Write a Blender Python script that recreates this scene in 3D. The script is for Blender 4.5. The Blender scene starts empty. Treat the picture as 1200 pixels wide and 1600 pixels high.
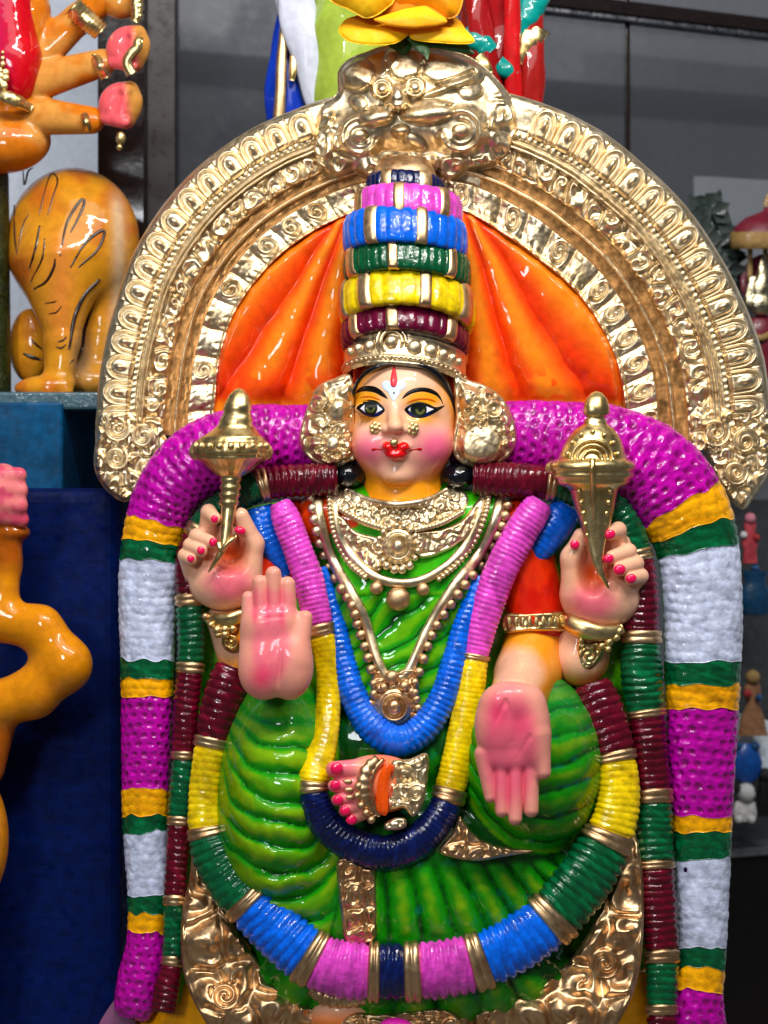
import bpy, math
import numpy as np
from mathutils.bvhtree import BVHTree
from mathutils import Vector

# ------------------------------------------------------------------ camera, world, lamps, exposure
SC = bpy.context.scene
S = 0.0005          # metres per unit of the statue's front plane
D = 2000.0          # camera distance in the same units
cam = bpy.data.cameras.new("camera")
cam_o = bpy.data.objects.new("camera", cam)
SC.collection.objects.link(cam_o)
cam_o.location = (0, -D * S, 0)
cam_o.rotation_euler = (math.radians(90), 0, 0)
cam.sensor_fit = 'VERTICAL'
cam.sensor_height = 24
cam.lens = 24 / (2 * (800 / D))
cam.clip_start = 0.05
cam.clip_end = 50
cam.dof.use_dof = True
cam.dof.focus_distance = (D - 115) * S
cam.dof.aperture_fstop = 4.2
SC.camera = cam_o

world = bpy.data.worlds.new("World")
SC.world = world
world.use_nodes = True
wb = world.node_tree.nodes["Background"]
wb.inputs[0].default_value = (0.88, 0.92, 1.0, 1)
wb.inputs[1].default_value = 0.10

def lamp(name, loc, target, sx, sy, power, color):
    l = bpy.data.lights.new(name, 'AREA')
    l.shape = 'ELLIPSE' if sx < 1 else 'RECTANGLE'; l.size = sx; l.size_y = sy
    l.energy = power; l.color = color
    o = bpy.data.objects.new(name, l)
    SC.collection.objects.link(o)
    o.location = loc
    o.rotation_euler = (Vector(target) - Vector(loc)).to_track_quat('-Z', 'Y').to_euler()
    return o
lamp("ceiling_tube_light", (0.25, -1.0, 1.3), (0.02, 0, 0.10), 1.1, 0.06, 20, (1.0, 0.97, 0.92))
lamp("front_fill_light", (-0.75, -1.9, 0.62), (0, 0, 0.0), 0.35, 0.45, 13, (0.92, 0.96, 1.0))  # added soft front fill for face and gold, no actual window
lamp("overhead_fill_light", (0.0, -1.3, 1.7), (0, 0, 0.0), 1.8, 1.2, 24, (1.0, 0.98, 0.95))  # added unseen panel, brightens the upward slopes of the gold
lamp("glint_light", (0.55, -0.6, 1.15), (0.0, 0, 0.1), 0.05, 0.05, 3.2, (1.0, 0.96, 0.9))  # this small lamp and the next are added, unseen, for sharp glints
lamp("glint_light", (-0.55, -0.85, 1.15), (0.0, 0, 0.1), 0.05, 0.05, 3.2, (1.0, 0.97, 0.92))

SC.view_settings.view_transform = 'Standard'
SC.view_settings.look = 'None'
SC.view_settings.exposure = -0.04
SC.view_settings.gamma = 1
SC.render.engine = 'CYCLES'
SC.cycles.max_bounces = 6

# ------------------------------------------------------------------ small maths helpers
rng = np.random.RandomState(7)
_T = np.random.RandomState(3).rand(257, 257).astype(np.float64)
_T[256, :] = _T[0, :]; _T[:, 256] = _T[:, 0]

def vn(x, y, seed=0):
    x = np.asarray(x, float) + seed * 17.13; y = np.asarray(y, float) + seed * 7.71
    xi = np.floor(x); yi = np.floor(y)
    fx = x - xi; fy = y - yi
    fx = fx * fx * (3 - 2 * fx); fy = fy * fy * (3 - 2 * fy)
    xi = xi.astype(int) % 256; yi = yi.astype(int) % 256
    return (_T[xi, yi] * (1 - fx) + _T[xi + 1, yi] * fx) * (1 - fy) + (_T[xi, yi + 1] * (1 - fx) + _T[xi + 1, yi + 1] * fx) * fy

def fbm(x, y, seed=0, o=3):
    s = 0; a = .5
    for i in range(o):
        s = s + a * vn(x * 2 ** i, y * 2 ** i, seed + i * 3); a *= .5
    return s / (1 - .5 ** o)

def sst(a, b, x):
    t = np.clip((np.asarray(x, float) - a) / (b - a), 0, 1)
    return t * t * (3 - 2 * t)

def lin(r, g=None, b=None):
    if g is None: r, g, b = r
    c = np.array([r, g, b], float) / 255
    return np.where(c <= .04045, c / 12.92, ((c + .055) / 1.055) ** 2.4)

def mixc(a, b, t):
    t = np.asarray(t)[..., None]
    return np.asarray(a) * (1 - t) + np.asarray(b) * t

def W(p):
    p = np.asarray(p, float)
    k = (D - p[..., 2]) / D
    return np.stack([(p[..., 0] - 600) * k * S, -p[..., 2] * S, (800 - p[..., 1]) * k * S], -1)

def spline(P, n=12, closed=False):
    P = np.asarray(P, float)
    m = len(P)
    if closed: Q = np.concatenate([P[-1:], P, P[:2]])
    else: Q = np.concatenate([2 * P[:1] - P[1:2], P, 2 * P[-1:] - P[-2:-1]])
    out = []
    segs = m if closed else m - 1
    t = np.linspace(0, 1, n, endpoint=False)[:, None]
    for i in range(segs):
        a, b, c, d = Q[i], Q[i + 1], Q[i + 2], Q[i + 3]
        out.append(.5 * ((2 * b) + (c - a) * t + (2 * a - 5 * b + 4 * c - d) * t ** 2 + (3 * b - a - 3 * c + d) * t ** 3))
    if not closed: out.append(P[-1:])
    return np.concatenate(out)

# relief ornament: embossed whorls packed side by side
def scroll(u, v, cell, seed=0):
    u = np.asarray(u, float); v = np.asarray(v, float)
    u = u + (fbm(u / cell, v / cell, seed + 5) - .5) * cell * .6
    v = v + (fbm(u / cell, v / cell, seed + 9) - .5) * cell * .6
    gx = np.floor(u / cell); gy = np.floor(v / cell)
    F1 = np.full(u.shape, 1e9); F2 = F1.copy(); ph = np.zeros(u.shape); rr = np.zeros(u.shape)
    for i in (-1, 0, 1):
        for j in (-1, 0, 1):
            cx = gx + i; cy = gy + j
            a = (cx + seed * 13).astype(int) % 256; b = (cy + seed * 29).astype(int) % 256
            px = (cx + .2 + .6 * _T[a, b]) * cell; py = (cy + .2 + .6 * _T[b, a]) * cell
            d = np.hypot(u - px, v - py)
            near = d < F1
            F2 = np.where(near, F1, np.minimum(F2, d))
            F1 = np.where(near, d, F1)
            ph = np.where(near, np.arctan2(v - py, u - px), ph)
            rr = np.where(near, _T[(a + 7) % 256, (b + 3) % 256], rr)
    sg = np.where(rr > .5, 1, -1)
    ridge = .5 + .5 * np.cos(2 * np.pi * (F1 / (cell * .55)) + sg * ph + rr * 9)
    edge = sst(0, .34 * cell, F2 - F1)
    return edge * (.4 + .6 * ridge)

# ------------------------------------------------------------------ materials
def _nodes(name):
    m = bpy.data.materials.new(name); m.use_nodes = True
    nt = m.node_tree
    return m, nt, nt.nodes["Principled BSDF"]

def _noise(nt, scale, detail=3, rough=.55):
    tc = nt.nodes.new("ShaderNodeTexCoord")
    n = nt.nodes.new("ShaderNodeTexNoise"); n.inputs["Scale"].default_value = scale
    n.inputs["Detail"].default_value = detail; n.inputs["Roughness"].default_value = rough
    nt.links.new(tc.outputs["Object"], n.inputs["Vector"])
    return n

def _ramp(nt, src, a, b, lo=0.3, hi=0.7):
    r = nt.nodes.new("ShaderNodeMapRange")
    r.inputs[1].default_value = lo; r.inputs[2].default_value = hi
    r.inputs[3].default_value = a; r.inputs[4].default_value = b
    nt.links.new(src, r.inputs[0])
    return r.outputs[0]

def _bump(nt, bs, scale, dist, detail=3, strength=1.0):
    n = _noise(nt, scale, detail)
    b = nt.nodes.new("ShaderNodeBump")
    b.inputs["Strength"].default_value = strength; b.inputs["Distance"].default_value = dist
    nt.links.new(n.outputs["Fac"], b.inputs["Height"])
    nt.links.new(b.outputs["Normal"], bs.inputs["Normal"])

def paint(name, rough=.2, coat=.22, bump=.00025, bscale=260, spec=.36, color=None, var=.22):
    m, nt, bs = _nodes(name)
    if color is None:
        a = nt.nodes.new("ShaderNodeAttribute"); a.attribute_name = "Col"; src = a.outputs["Color"]
    else:
        a = nt.nodes.new("ShaderNodeRGB"); a.outputs[0].default_value = (*lin(color), 1); src = a.outputs[0]
    n = _noise(nt, 140, 4)
    mx = nt.nodes.new("ShaderNodeMix"); mx.data_type = 'RGBA'; mx.blend_type = 'MULTIPLY'
    mx.inputs[0].default_value = 1
    g = nt.nodes.new("ShaderNodeCombineColor")
    f = _ramp(nt, n.outputs["Fac"], 1 - var, 1.0 + var * .4)
    for i in range(3): nt.links.new(f, g.inputs[i])
    nt.links.new(src, mx.inputs[6]); nt.links.new(g.outputs[0], mx.inputs[7])
    nt.links.new(mx.outputs[2], bs.inputs["Base Color"])
    n2 = _noise(nt, 90, 5, .7)
    nt.links.new(_ramp(nt, n2.outputs["Fac"], rough * .6, rough * 1.9), bs.inputs["Roughness"])
    bs.inputs["Coat Weight"].default_value = coat
    bs.inputs["Coat Roughness"].default_value = .05
    if coat > .15 and bump:
        n3 = _noise(nt, bscale * .8, 2)
        b3 = nt.nodes.new("ShaderNodeBump"); b3.inputs["Strength"].default_value = .8; b3.inputs["Distance"].default_value = bump * 1.3
        nt.links.new(n3.outputs["Fac"], b3.inputs["Height"]); nt.links.new(b3.outputs["Normal"], bs.inputs["Coat Normal"])
    bs.inputs["Specular IOR Level"].default_value = spec
    if bump: _bump(nt, bs, bscale, bump)
    return m

def metal(name, c1, c2, rough=(.2, .42), bump=.00018, bscale=320):
    m, nt, bs = _nodes(name)
    n = _noise(nt, 60, 4)
    mx = nt.nodes.new("ShaderNodeMix"); mx.data_type = 'RGBA'
    nt.links.new(_ramp(nt, n.outputs["Fac"], 0, 1, .35, .65), mx.inputs[0])
    mx.inputs[6].default_value = (*lin(c1), 1); mx.inputs[7].default_value = (*lin(c2), 1)
    nt.links.new(mx.outputs[2], bs.inputs["Base Color"])
    bs.inputs["Metallic"].default_value = 1
    n2 = _noise(nt, 200, 3)
    nt.links.new(_ramp(nt, n2.outputs["Fac"], rough[0], rough[1]), bs.inputs["Roughness"])
    if bump: _bump(nt, bs, bscale, bump, 4)
    return m

GOLD = metal("antique_gold_paint", (238, 220, 186), (218, 192, 148), rough=(.28, .52), bump=.00007)
GOLDB = metal("yellow_gold_paint", (228, 206, 150), (208, 178, 116), rough=(.24, .42), bump=.0001)
GOLDD = metal("bronze_gold_paint", (220, 188, 146), (194, 154, 112), rough=(.3, .5), bump=.0001)
PAINT = paint("glossy_enamel_paint")
GARL = paint("garland_enamel_paint", rough=.34, coat=.8, spec=.05, bump=.0006, bscale=300, var=.4)
SKIN = paint("airbrushed_skin_enamel", rough=.34, coat=.3, spec=.2, bump=.00008, bscale=200, var=.07)
SILK = paint("airbrushed_cloth_enamel", rough=.34, coat=.6, spec=.05, bump=.00022, bscale=120, var=.18)
FLAT = paint("brushed_detail_paint", rough=.3, coat=.12, spec=.15, bump=0, var=.05)
DULL = paint("satin_paint", rough=.4, coat=.1, bump=.0003, bscale=120, var=.15)

# ------------------------------------------------------------------ mesh builders
ROOT = None
def mk(name, P, F, mat, parent=None, col=None, smooth=True, label=None, raw=False, origin=None):
    """link ONE mesh object; P in statue units (u, v, depth) unless raw"""
    Wp = np.asarray(P, float) if raw else W(P)
    org = np.zeros(3)
    if parent is not None:
        q = parent
        while q is not None:
            org = org + np.array(q.location); q = q.parent
    if origin is not None:
        off = np.asarray(origin, float)
    else:
        off = org
    Wp = Wp - off
    me = bpy.data.meshes.new(name)
    me.vertices.add(len(Wp)); me.vertices.foreach_set("co", Wp.astype(np.float32).ravel())
    if isinstance(F, np.ndarray): F = [F]
    sizes = np.concatenate([np.full(len(f), f.shape[1], int) for f in F])
    loops = np.concatenate([np.asarray(f, np.int32).ravel() for f in F])
    me.loops.add(len(loops)); me.loops.foreach_set("vertex_index", loops.astype(np.int32))
    me.polygons.add(len(sizes))
    st = np.concatenate([[0], np.cumsum(sizes)[:-1]])
    me.polygons.foreach_set("loop_start", st.astype(np.int32))
    me.polygons.foreach_set("loop_total", sizes.astype(np.int32))
    me.polygons.foreach_set("use_smooth", np.full(len(sizes), smooth))
    if col is not None:
        c = np.asarray(col, float)
        if c.ndim == 1: c = np.tile(c, (len(Wp), 1))
        at = me.color_attributes.new("Col", 'FLOAT_COLOR', 'POINT')
        at.data.foreach_set("color", np.concatenate([c, np.ones((len(c), 1))], 1).astype(np.float32).ravel())
    me.update(); me.validate()
    me.materials.append(mat)
    o = bpy.data.objects.new(name, me)
    SC.collection.objects.link(o)
    if parent is not None:
        o.parent = parent
        o.location = off - org if origin is not None else (0, 0, 0)
    elif origin is not None:
        o.location = off
    if label: o["label"] = label
    return o

def empty(name, p, label, cat, group=None):
    o = bpy.data.objects.new(name, None); SC.collection.objects.link(o)
    o.location = W(np.array(p, float)); o.empty_display_size = .02
    o["label"] = label; o["category"] = cat
    if group: o["group"] = group
    bpy.context.view_layer.update()
    return o

def tag(o, label, cat, group=None):
    o["label"] = label; o["category"] = cat
    if group: o["group"] = group
    return o

def grid_faces(n, m, wrap_m=False, wrap_n=False):
    a = np.arange(n if wrap_n else n - 1); b = np.arange(m if wrap_m else m - 1)
    I, J = np.meshgrid(a, b, indexing='ij')
    I2 = (I + 1) % n; J2 = (J + 1) % m
    return np.stack([I * m + J, I2 * m + J, I2 * m + J2, I * m + J2], -1).reshape(-1, 4)

def polysd(P, poly):
    """signed distance (inside +) and nearest boundary point"""
    A = poly; B = np.roll(poly, -1, 0); AB = B - A
    L2 = (AB ** 2).sum(1) + 1e-12
    best = np.full(len(P), 1e18); near = np.zeros((len(P), 2)); ins = np.zeros(len(P), bool)
    for i in range(len(A)):
        t = np.clip(((P - A[i]) @ AB[i]) / L2[i], 0, 1)
        q = A[i] + t[:, None] * AB[i]
        d = ((P - q) ** 2).sum(1)
        m = d < best
        best[m] = d[m]; near[m] = q[m]
        if A[i, 1] != B[i, 1]:
            c = ((A[i, 1] > P[:, 1]) != (B[i, 1] > P[:, 1]))
            xi = A[i, 0] + (P[:, 1] - A[i, 1]) / (B[i, 1] - A[i, 1]) * AB[i, 0]
            ins ^= c & (P[:, 0] < xi)
    d = np.sqrt(best)
    return np.where(ins, d, -d), near

def plate(name, poly, front, back, step, mat, parent, col=None, closed=False, label=None, lead=None):
    """solid relief cut to an outline; front(u, v, e) gives the depth, e = distance in from the edge"""
    poly = np.asarray(poly, float)
    lo = poly.min(0) - step; hi = poly.max(0) + step
    us = np.arange(lo[0], hi[0] + step, step); vs = np.arange(lo[1], hi[1] + step, step)
    n, m = len(us), len(vs)
    U, V = np.meshgrid(us, vs, indexing='ij')
    P = np.stack([U.ravel(), V.ravel()], 1)
    sd, near = polysd(P, poly)
    ins = sd > 0
    F = grid_faces(n, m)
    F = F[ins[F].any(1)]
    P[~ins] = near[~ins]
    used = np.unique(F)
    mp = np.full(len(P), -1); mp[used] = np.arange(len(used))
    F = mp[F]; P = P[used]; e = np.maximum(sd[used], 0)
    d = front(P[:, 0], P[:, 1], e) + np.zeros(len(P))
    bk = (back(P[:, 0], P[:, 1]) if callable(back) else float(back)) + np.zeros(len(P))
    # boundary edges
    E = np.concatenate([F[:, [0, 1]], F[:, [1, 2]], F[:, [2, 3]], F[:, [3, 0]]])
    key = np.sort(E, 1); kk = key[:, 0] * len(P) + key[:, 1]
    _, idx, cnt = np.unique(kk, return_index=True, return_counts=True)
    be = E[idx[cnt == 1]]
    bv = np.unique(be); mb = np.full(len(P), -1)
    N = len(P)
    V3 = np.column_stack([P, d])
    if closed:
        mb = np.arange(N) + N
        extra = np.column_stack([P, bk])
    else:
        mb[bv] = np.arange(len(bv)) + N
        extra = np.column_stack([P[bv], bk[bv]])
    Ff = F[:, ::-1]
    faces = [np.concatenate([Ff, np.stack([be[:, 0], be[:, 1], mb[be[:, 1]], mb[be[:, 0]]], 1)])]
    if closed: faces = [np.concatenate([faces[0], F + N])]
    V3 = np.concatenate([V3, extra])
    c = None
    if col is not None:
        if callable(col):
            c = col(P[:, 0], P[:, 1], e)
            c = np.concatenate([c, c if closed else c[bv]])
        else: c = np.asarray(col)
    o = mk(name, V3, faces, mat, parent, c, label=label)
    return o

def nets(f, lo, step):
    """naive surface nets on a scalar field (inside < 0)"""
    s = f < 0
    nx, ny, nz = f.shape
    c = np.zeros((nx - 1, ny - 1, nz - 1), np.int8)
    for i in (0, 1):
        for j in (0, 1):
            for k in (0, 1):
                c += s[i:nx - 1 + i, j:ny - 1 + j, k:nz - 1 + k]
    act = (c > 0) & (c < 8)
    X, Y, Z = np.nonzero(act)
    num = np.zeros((len(X), 3)); den = np.zeros(len(X))
    corners = [(i, j, k) for i in (0, 1) for j in (0, 1) for k in (0, 1)]
    val = {q: f[X + q[0], Y + q[1], Z + q[2]] for q in corners}
    for a in corners:
        for ax in range(3):
            if a[ax] == 0:
                b = list(a); b[ax] = 1; b = tuple(b)
                fa, fb = val[a], val[b]
                cr = (fa < 0) != (fb < 0)
                t = np.where(cr, fa / np.where(cr, fa - fb, 1), 0)
                p = np.array(a, float)[None] + np.zeros((len(X), 3)); p[:, ax] = t
                num += p * cr[:, None]; den += cr
    P = np.stack([X, Y, Z], 1) + num / den[:, None]
    P = P * step + np.asarray(lo)
    idx = np.full(act.shape, -1, np.int64); idx[X, Y, Z] = np.arange(len(X))
    faces = []
    for ax in range(3):
        sl0 = [slice(None)] * 3; sl1 = [slice(None)] * 3
        sl0[ax] = slice(0, -1); sl1[ax] = slice(1, None)
        a = s[tuple(sl0)]; b = s[tuple(sl1)]
        ch = np.argwhere(a != b)
        o1, o2 = [(1, 2), (2, 0), (0, 1)][ax]
        ok = (ch[:, o1] > 0) & (ch[:, o2] > 0) & (ch[:, o1] < f.shape[o1] - 1) & (ch[:, o2] < f.shape[o2] - 1)
        ch = ch[ok]
        inside = s[ch[:, 0], ch[:, 1], ch[:, 2]]
        def at(d1, d2):
            q = ch.copy(); q[:, o1] += d1; q[:, o2] += d2
            return idx[q[:, 0], q[:, 1], q[:, 2]]
        Q = np.stack([at(-1, -1), at(0, -1), at(0, 0), at(-1, 0)], 1)
        Q[~inside] = Q[~inside][:, ::-1]
        faces.append(Q)
    F = np.concatenate(faces)
    F = F[(F >= 0).all(1)]
    return P, F[:, ::-1]

class Field:
    def __init__(s, lo, hi, step):
        s.lo = np.array(lo, float); s.step = step
        ax = [np.arange(lo[i], hi[i] + step, step, dtype=np.float32) for i in range(3)]
        s.X = ax[0][:, None, None]; s.Y = ax[1][None, :, None]; s.Z = ax[2][None, None, :]
        s.f = np.full((len(ax[0]), len(ax[1]), len(ax[2])), 1e3, np.float32)
    def add(s, g, k=0):
        if k:
            h = np.clip(.5 + .5 * (s.f - g) / k, 0, 1)
            s.f = s.f * (1 - h) + g * h - k * h * (1 - h)
        else: s.f = np.minimum(s.f, g)
        return s
    def sub(s, g, k=0):
        g = -g
        if k:
            h = np.clip(.5 - .5 * (s.f - g) / k, 0, 1)
            s.f = s.f * (1 - h) + g * h + k * h * (1 - h)
        else: s.f = np.maximum(s.f, g)
        return s
    def ell(s, c, r, rot=0.0):
        x = s.X - c[0]; y = s.Y - c[1]; z = (s.Z - c[2]) / r[2]
        if rot:
            a = math.radians(rot); ca, sa = math.cos(a), math.sin(a)
            x, y = x * ca + y * sa, -x * sa + y * ca
        x = x / r[0]; y = y / r[1]
        k0 = np.sqrt(x * x + y * y + z * z + 1e-9)
        k1 = np.sqrt((x / r[0]) ** 2 + (y / r[1]) ** 2 + (z / r[2]) ** 2 + 1e-12)
        return k0 * (k0 - 1) / k1
    def cap(s, a, b, ra, rb, zs=1.0):
        a = np.array(a, np.float32); b = np.array(b, np.float32); ab = b - a
        L = float((ab ** 2).sum()) + 1e-9
        px = s.X - a[0]; py = s.Y - a[1]; pz = s.Z - a[2]
        t = np.clip((px * ab[0] + py * ab[1] + pz * ab[2]) / L, 0, 1)
        dx = px - ab[0] * t; dy = py - ab[1] * t; dz = (pz - ab[2] * t) / zs
        return np.sqrt(dx * dx + dy * dy + dz * dz) - (ra + (rb - ra) * t)
    def mesh(s):
        return nets(s.f, s.lo, s.step)

def tube_pts(path, n=10):
    """path rows (u, v, d, halfwidth) -> dense samples by arc length"""
    Q = spline(path, 14)
    L = np.concatenate([[0], np.cumsum(np.hypot(*np.diff(Q[:, :2], axis=0).T))])
    return Q, L

def at_s(Q, L, s):
    return np.stack([np.interp(s, L, Q[:, i]) for i in range(Q.shape[1])], -1)

def tube(name, path, mat, parent, thick=.8, prof=None, nphi=20, ds=3.0, col=None, s0=None, s1=None, cap=True,
         jag=None, label=None, ret=False, scale=1.0):
    Q, L = tube_pts(path) if not isinstance(path, tuple) else path
    a = 0 if s0 is None else s0; b = L[-1] if s1 is None else s1
    n = max(4, int((b - a) / ds) + 1)
    phi = np.linspace(0, 2 * np.pi, nphi, endpoint=False) - np.pi / 2
    t = np.linspace(0, 1, n)
    A = np.full(nphi, a); B = np.full(nphi, b)
    if jag is not None:
        if s0 is not None: A = A + jag * (vn(np.cos(phi) * 2.5 + s0 * .37, np.sin(phi) * 2.5) - .5) * 2
        if s1 is not None: B = B + jag * (vn(np.cos(phi) * 2.5 + s1 * .37, np.sin(phi) * 2.5) - .5) * 2
    s = A[None] + (B - A)[None] * t[:, None]
    C = at_s(Q, L, s); C2 = at_s(Q, L, s + 1.5); C1 = at_s(Q, L, s - 1.5)
    T = C2[..., :2] - C1[..., :2]
    T /= np.maximum(np.linalg.norm(T, axis=-1, keepdims=True), 1e-6)
    Bn = np.stack([-T[..., 1], T[..., 0]], -1)
    PH = np.broadcast_to(phi[None], s.shape)
    hw = C[..., 3] * scale
    r = hw * (prof(s, PH, hw) if prof is not None else 1.0)
    P = np.empty(s.shape + (3,))
    P[..., :2] = C[..., :2] + Bn * (np.cos(PH) * r)[..., None]
    P[..., 2] = C[..., 2] + np.sin(PH) * r * thick
    F = grid_faces(n, nphi, wrap_m=True)
    P = P.reshape(-1, 3); faces = [F]
    if cap:
        c0 = P[:nphi].mean(0); c1 = P[-nphi:].mean(0)
        i0 = len(P); P = np.concatenate([P, [c0, c1]])
        j = np.arange(nphi); k = (j + 1) % nphi
        faces.append(np.stack([j, np.full(nphi, i0), k], 1))
        o = (n - 1) * nphi
        faces.append(np.stack([o + j, o + k, np.full(nphi, i0 + 1)], 1))
    c = None
    if col is not None:
        c = None if callable(col) else np.asarray(col)
        if callable(col):
            c = col(s.ravel(), PH.ravel())
            if cap: c = np.concatenate([c, c[:1], c[-1:]])
    return mk(name, P, faces, mat, parent, c, label=label)

def lathe(name, prof, mat, parent, zs=.75, nphi=36, mod=None, col=None, label=None, dep=None):
    """prof rows (u centre, v, halfwidth, depth): swept round a near vertical axis"""
    p = np.asarray(prof, float)
    phi = np.linspace(0, 2 * np.pi, nphi, endpoint=False)
    r = p[:, 2][:, None] * np.ones(nphi)
    if mod is not None: r = r * mod(p[:, 1][:, None] + 0 * r, phi[None] + 0 * r)
    P = np.empty((len(p), nphi, 3))
    P[..., 0] = p[:, 0][:, None] + np.cos(phi) * r
    P[..., 1] = p[:, 1][:, None]
    P[..., 2] = p[:, 3][:, None] + np.sin(phi) * r * zs
    return mk(name, P.reshape(-1, 3), grid_faces(len(p), nphi, wrap_m=True), mat, parent, col, label=label)

# a shared bead, copied many times
def _ico(sub=2):
    import bmesh
    bm = bmesh.new(); bmesh.ops.create_icosphere(bm, subdivisions=sub, radius=1)
    me = bpy.data.meshes.new("bead"); bm.to_mesh(me); bm.free()
    for p in me.polygons: p.use_smooth = True
    return me
BEAD = {}
def bead(name, u, v, d, r, mat, parent, squash=1.0, rv=None, rot=0):
    if mat.name not in BEAD:
        me = _ico(3 if len(BEAD) < 0 else 2); me.materials.append(mat); BEAD[mat.name] = me
    o = bpy.data.objects.new(name, BEAD[mat.name]); SC.collection.objects.link(o)
    org = np.zeros(3); q = parent
    while q is not None:
        org = org + np.array(q.location); q = q.parent
    o.parent = parent
    o.location = W(np.array([u, v, d], float)) - org
    k = (D - d) / D * S
    o.scale = (r * k, r * k * squash, (rv or r) * k)
    o.rotation_euler = (0, rot, 0)
    return o

# ------------------------------------------------------------------ depth of what is already built (to lay things on it)
BV = []
def reg(P, F):
    BV.append(BVHTree.FromPolygons([tuple(p) for p in P], [tuple(int(i) for i in f) for f in F]))
    return len(BV) - 1
def depth(u, v, sel=None, default=0.0):
    u = np.atleast_1d(np.asarray(u, float)); v = np.atleast_1d(np.asarray(v, float))
    out = np.full(u.shape, -1e9)
    dr = Vector((0, 0, -1))
    for b in (BV if sel is None else [BV[i] for i in sel]):
        for i in range(len(u)):
            h = b.ray_cast(Vector((u[i], v[i], 900.0)), dr)
            if h[0] is not None and h[0].z > out[i]: out[i] = h[0].z
    return np.where(out < -1e8, default, out)
def smooth1(x, n=5):
    k = np.ones(2 * n + 1) / (2 * n + 1)
    return np.convolve(np.pad(x, n, mode='edge'), k, 'valid')
# ================================================================== THE SEATED STATUE
MAG = lin(186, 2, 160); MARO = lin(86, 2, 24); GRN = lin(0, 80, 44); YEL = lin(234, 200, 4); AMB = lin(240, 166, 2)
WHT = lin(198, 206, 232); NAVY = lin(4, 18, 70); BLUE = lin(0, 98, 224); PINK = lin(222, 72, 194)
CROWNM = lin(98, 2, 44)
statue = empty("painted_statue", (632, 1700, 0),
               "large painted seated four-armed goddess statue under a gold arch, wearing a striped crown", "statue")
ST = statue

# ---------------------------------------------------------------- gold arch
AC = (655.0, 672.0)
def polar(pts):
    p = np.asarray(pts, float)
    th = np.arctan2(-(p[:, 1] - AC[1]), p[:, 0] - AC[0])
    th = np.where(th < -math.pi / 2 + .3, th + 2 * math.pi, th)
    r = np.hypot(p[:, 0] - AC[0], p[:, 1] - AC[1])
    i = np.argsort(th)
    return th[i], r[i]
_to, _ro = polar([(1196, 722), (1196, 640), (1186, 560), (1152, 468), (1110, 390), (1062, 322), (1002, 264), (940, 214), (870, 178), (800, 155),
                  (655, 140), (500, 165), (455, 182), (400, 206), (350, 238), (300, 280), (250, 340), (214, 402), (188, 480), (168, 560), (159, 640), (157, 720)])
_ti, _ri = polar([(978, 720), (974, 640), (962, 570), (941, 520), (902, 462), (843, 410), (785, 368), (730, 335), (655, 318), (560, 332),
                  (500, 358), (440, 399), (402, 440), (368, 490), (346, 560), (340, 615), (338, 720)])
def Rout(th): return np.interp(th, _to, _ro)
def Rin(th): return np.interp(th, _ti, _ri)
TH0, TH1 = -0.07, math.pi + 0.02
def band_pt(th, t, d):
    r = Rout(th) * (1 - t) + Rin(th) * t
    return np.stack([AC[0] + r * np.cos(th), AC[1] - r * np.sin(th), d + 0 * th], -1)
def band_profile(th, t):
    s = th * 440; w = 185 * t
    base = -48 - 10 * sst(.3, 1, t)
    d = base + 9 * sst(0, .04, t) * (1 - sst(.2, .25, t)) * .3
    # scalloped rim plate
    # beaded row lies in a shallow groove
    d = d + 3.5 * sst(.225, .24, t) * (1 - sst(.29, .30, t))
    # double smooth ridge
    q = (t - .302) / .075
    d = d + np.where((q > 0) & (q < 1), 12 * np.abs(np.sin(np.pi * q * 2)) ** .55 + 2, 0)
    # flower band with a ragged inner edge
    w0 = .55 + .035 * (fbm(s / 26, t * 0, 4) - .5) * 2
    fl = sst(.378, .392, t) * (1 - sst(w0 - .02, w0 + .02, t))
    g = scroll(s, w, 34, 2)
    d = d + fl * (2 + 11 * g + 1.2 * fbm(s / 12, w / 12, 8))
    # plain channel, thin ridge, channel
    ch = sst(.55, .57, t) * (1 - sst(.74, .76, t))
    d = d - 7 * ch
    q = (t - .632) / .05
    d = d + np.where((q > 0) & (q < 1), 14 * np.sin(np.pi * np.clip(q, 0, 1)) ** .7, 0)
    # leaf band : overlapping curled leaves
    lf = sst(.745, .765, t) * (1 - sst(.985, 1.0, t))
    cell = 54.0
    x = s / cell + .9 * (t - .75) + .25 * (fbm(s / 60, t * 4, 6) - .5)
    fx = x - np.floor(x)
    yy = (t - .75) / .25
    leaf = np.abs(np.sin(np.pi * fx)) ** .55
    vein = np.abs(np.sin(np.pi * (fx * 3.0 + yy * .8)))
    kx = (fx - .5) * cell; ky = (yy - .42) * 46
    rad = np.hypot(kx, ky); pk = np.arctan2(ky, kx)
    hasv = (_T[(np.floor(x).astype(int) * 7) % 256, 5] > .35)
    vol = sst(19, 14, rad) * hasv
    curl = .5 + .5 * np.cos(2 * np.pi * rad / 13 + pk)
    d = d + lf * ((3 + 7 * leaf + 1.8 * vein * sst(.55, .7, yy) + 1.4 * vein * sst(.3, .15, yy)) * (1 - vol) + vol * (4 + 6.5 * curl) + 2 * (fbm(s / 18, w / 14, 3) - .5))
    # a rolled lip where the gold meets the cloth
    q = (t - .955) / .045
    d = d + np.where((q > 0) & (q < 1), 6 * np.sin(np.pi * np.clip(q, 0, 1)), 0)
    d = d + 2.4 * (fbm(s / 18, w / 18, 11) - .5) + .5 * (fbm(s / 6, w / 6, 12) - .5)
    return d
NTH, NT = 1150, 200
th = np.linspace(TH0, TH1, NTH); tt = np.linspace(0, 1, NT)
TH, TT = np.meshgrid(th, tt, indexing='ij')
dd = band_profile(TH, TT)
rr_ = Rout(TH) * (1 - TT) + Rin(TH) * TT
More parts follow.
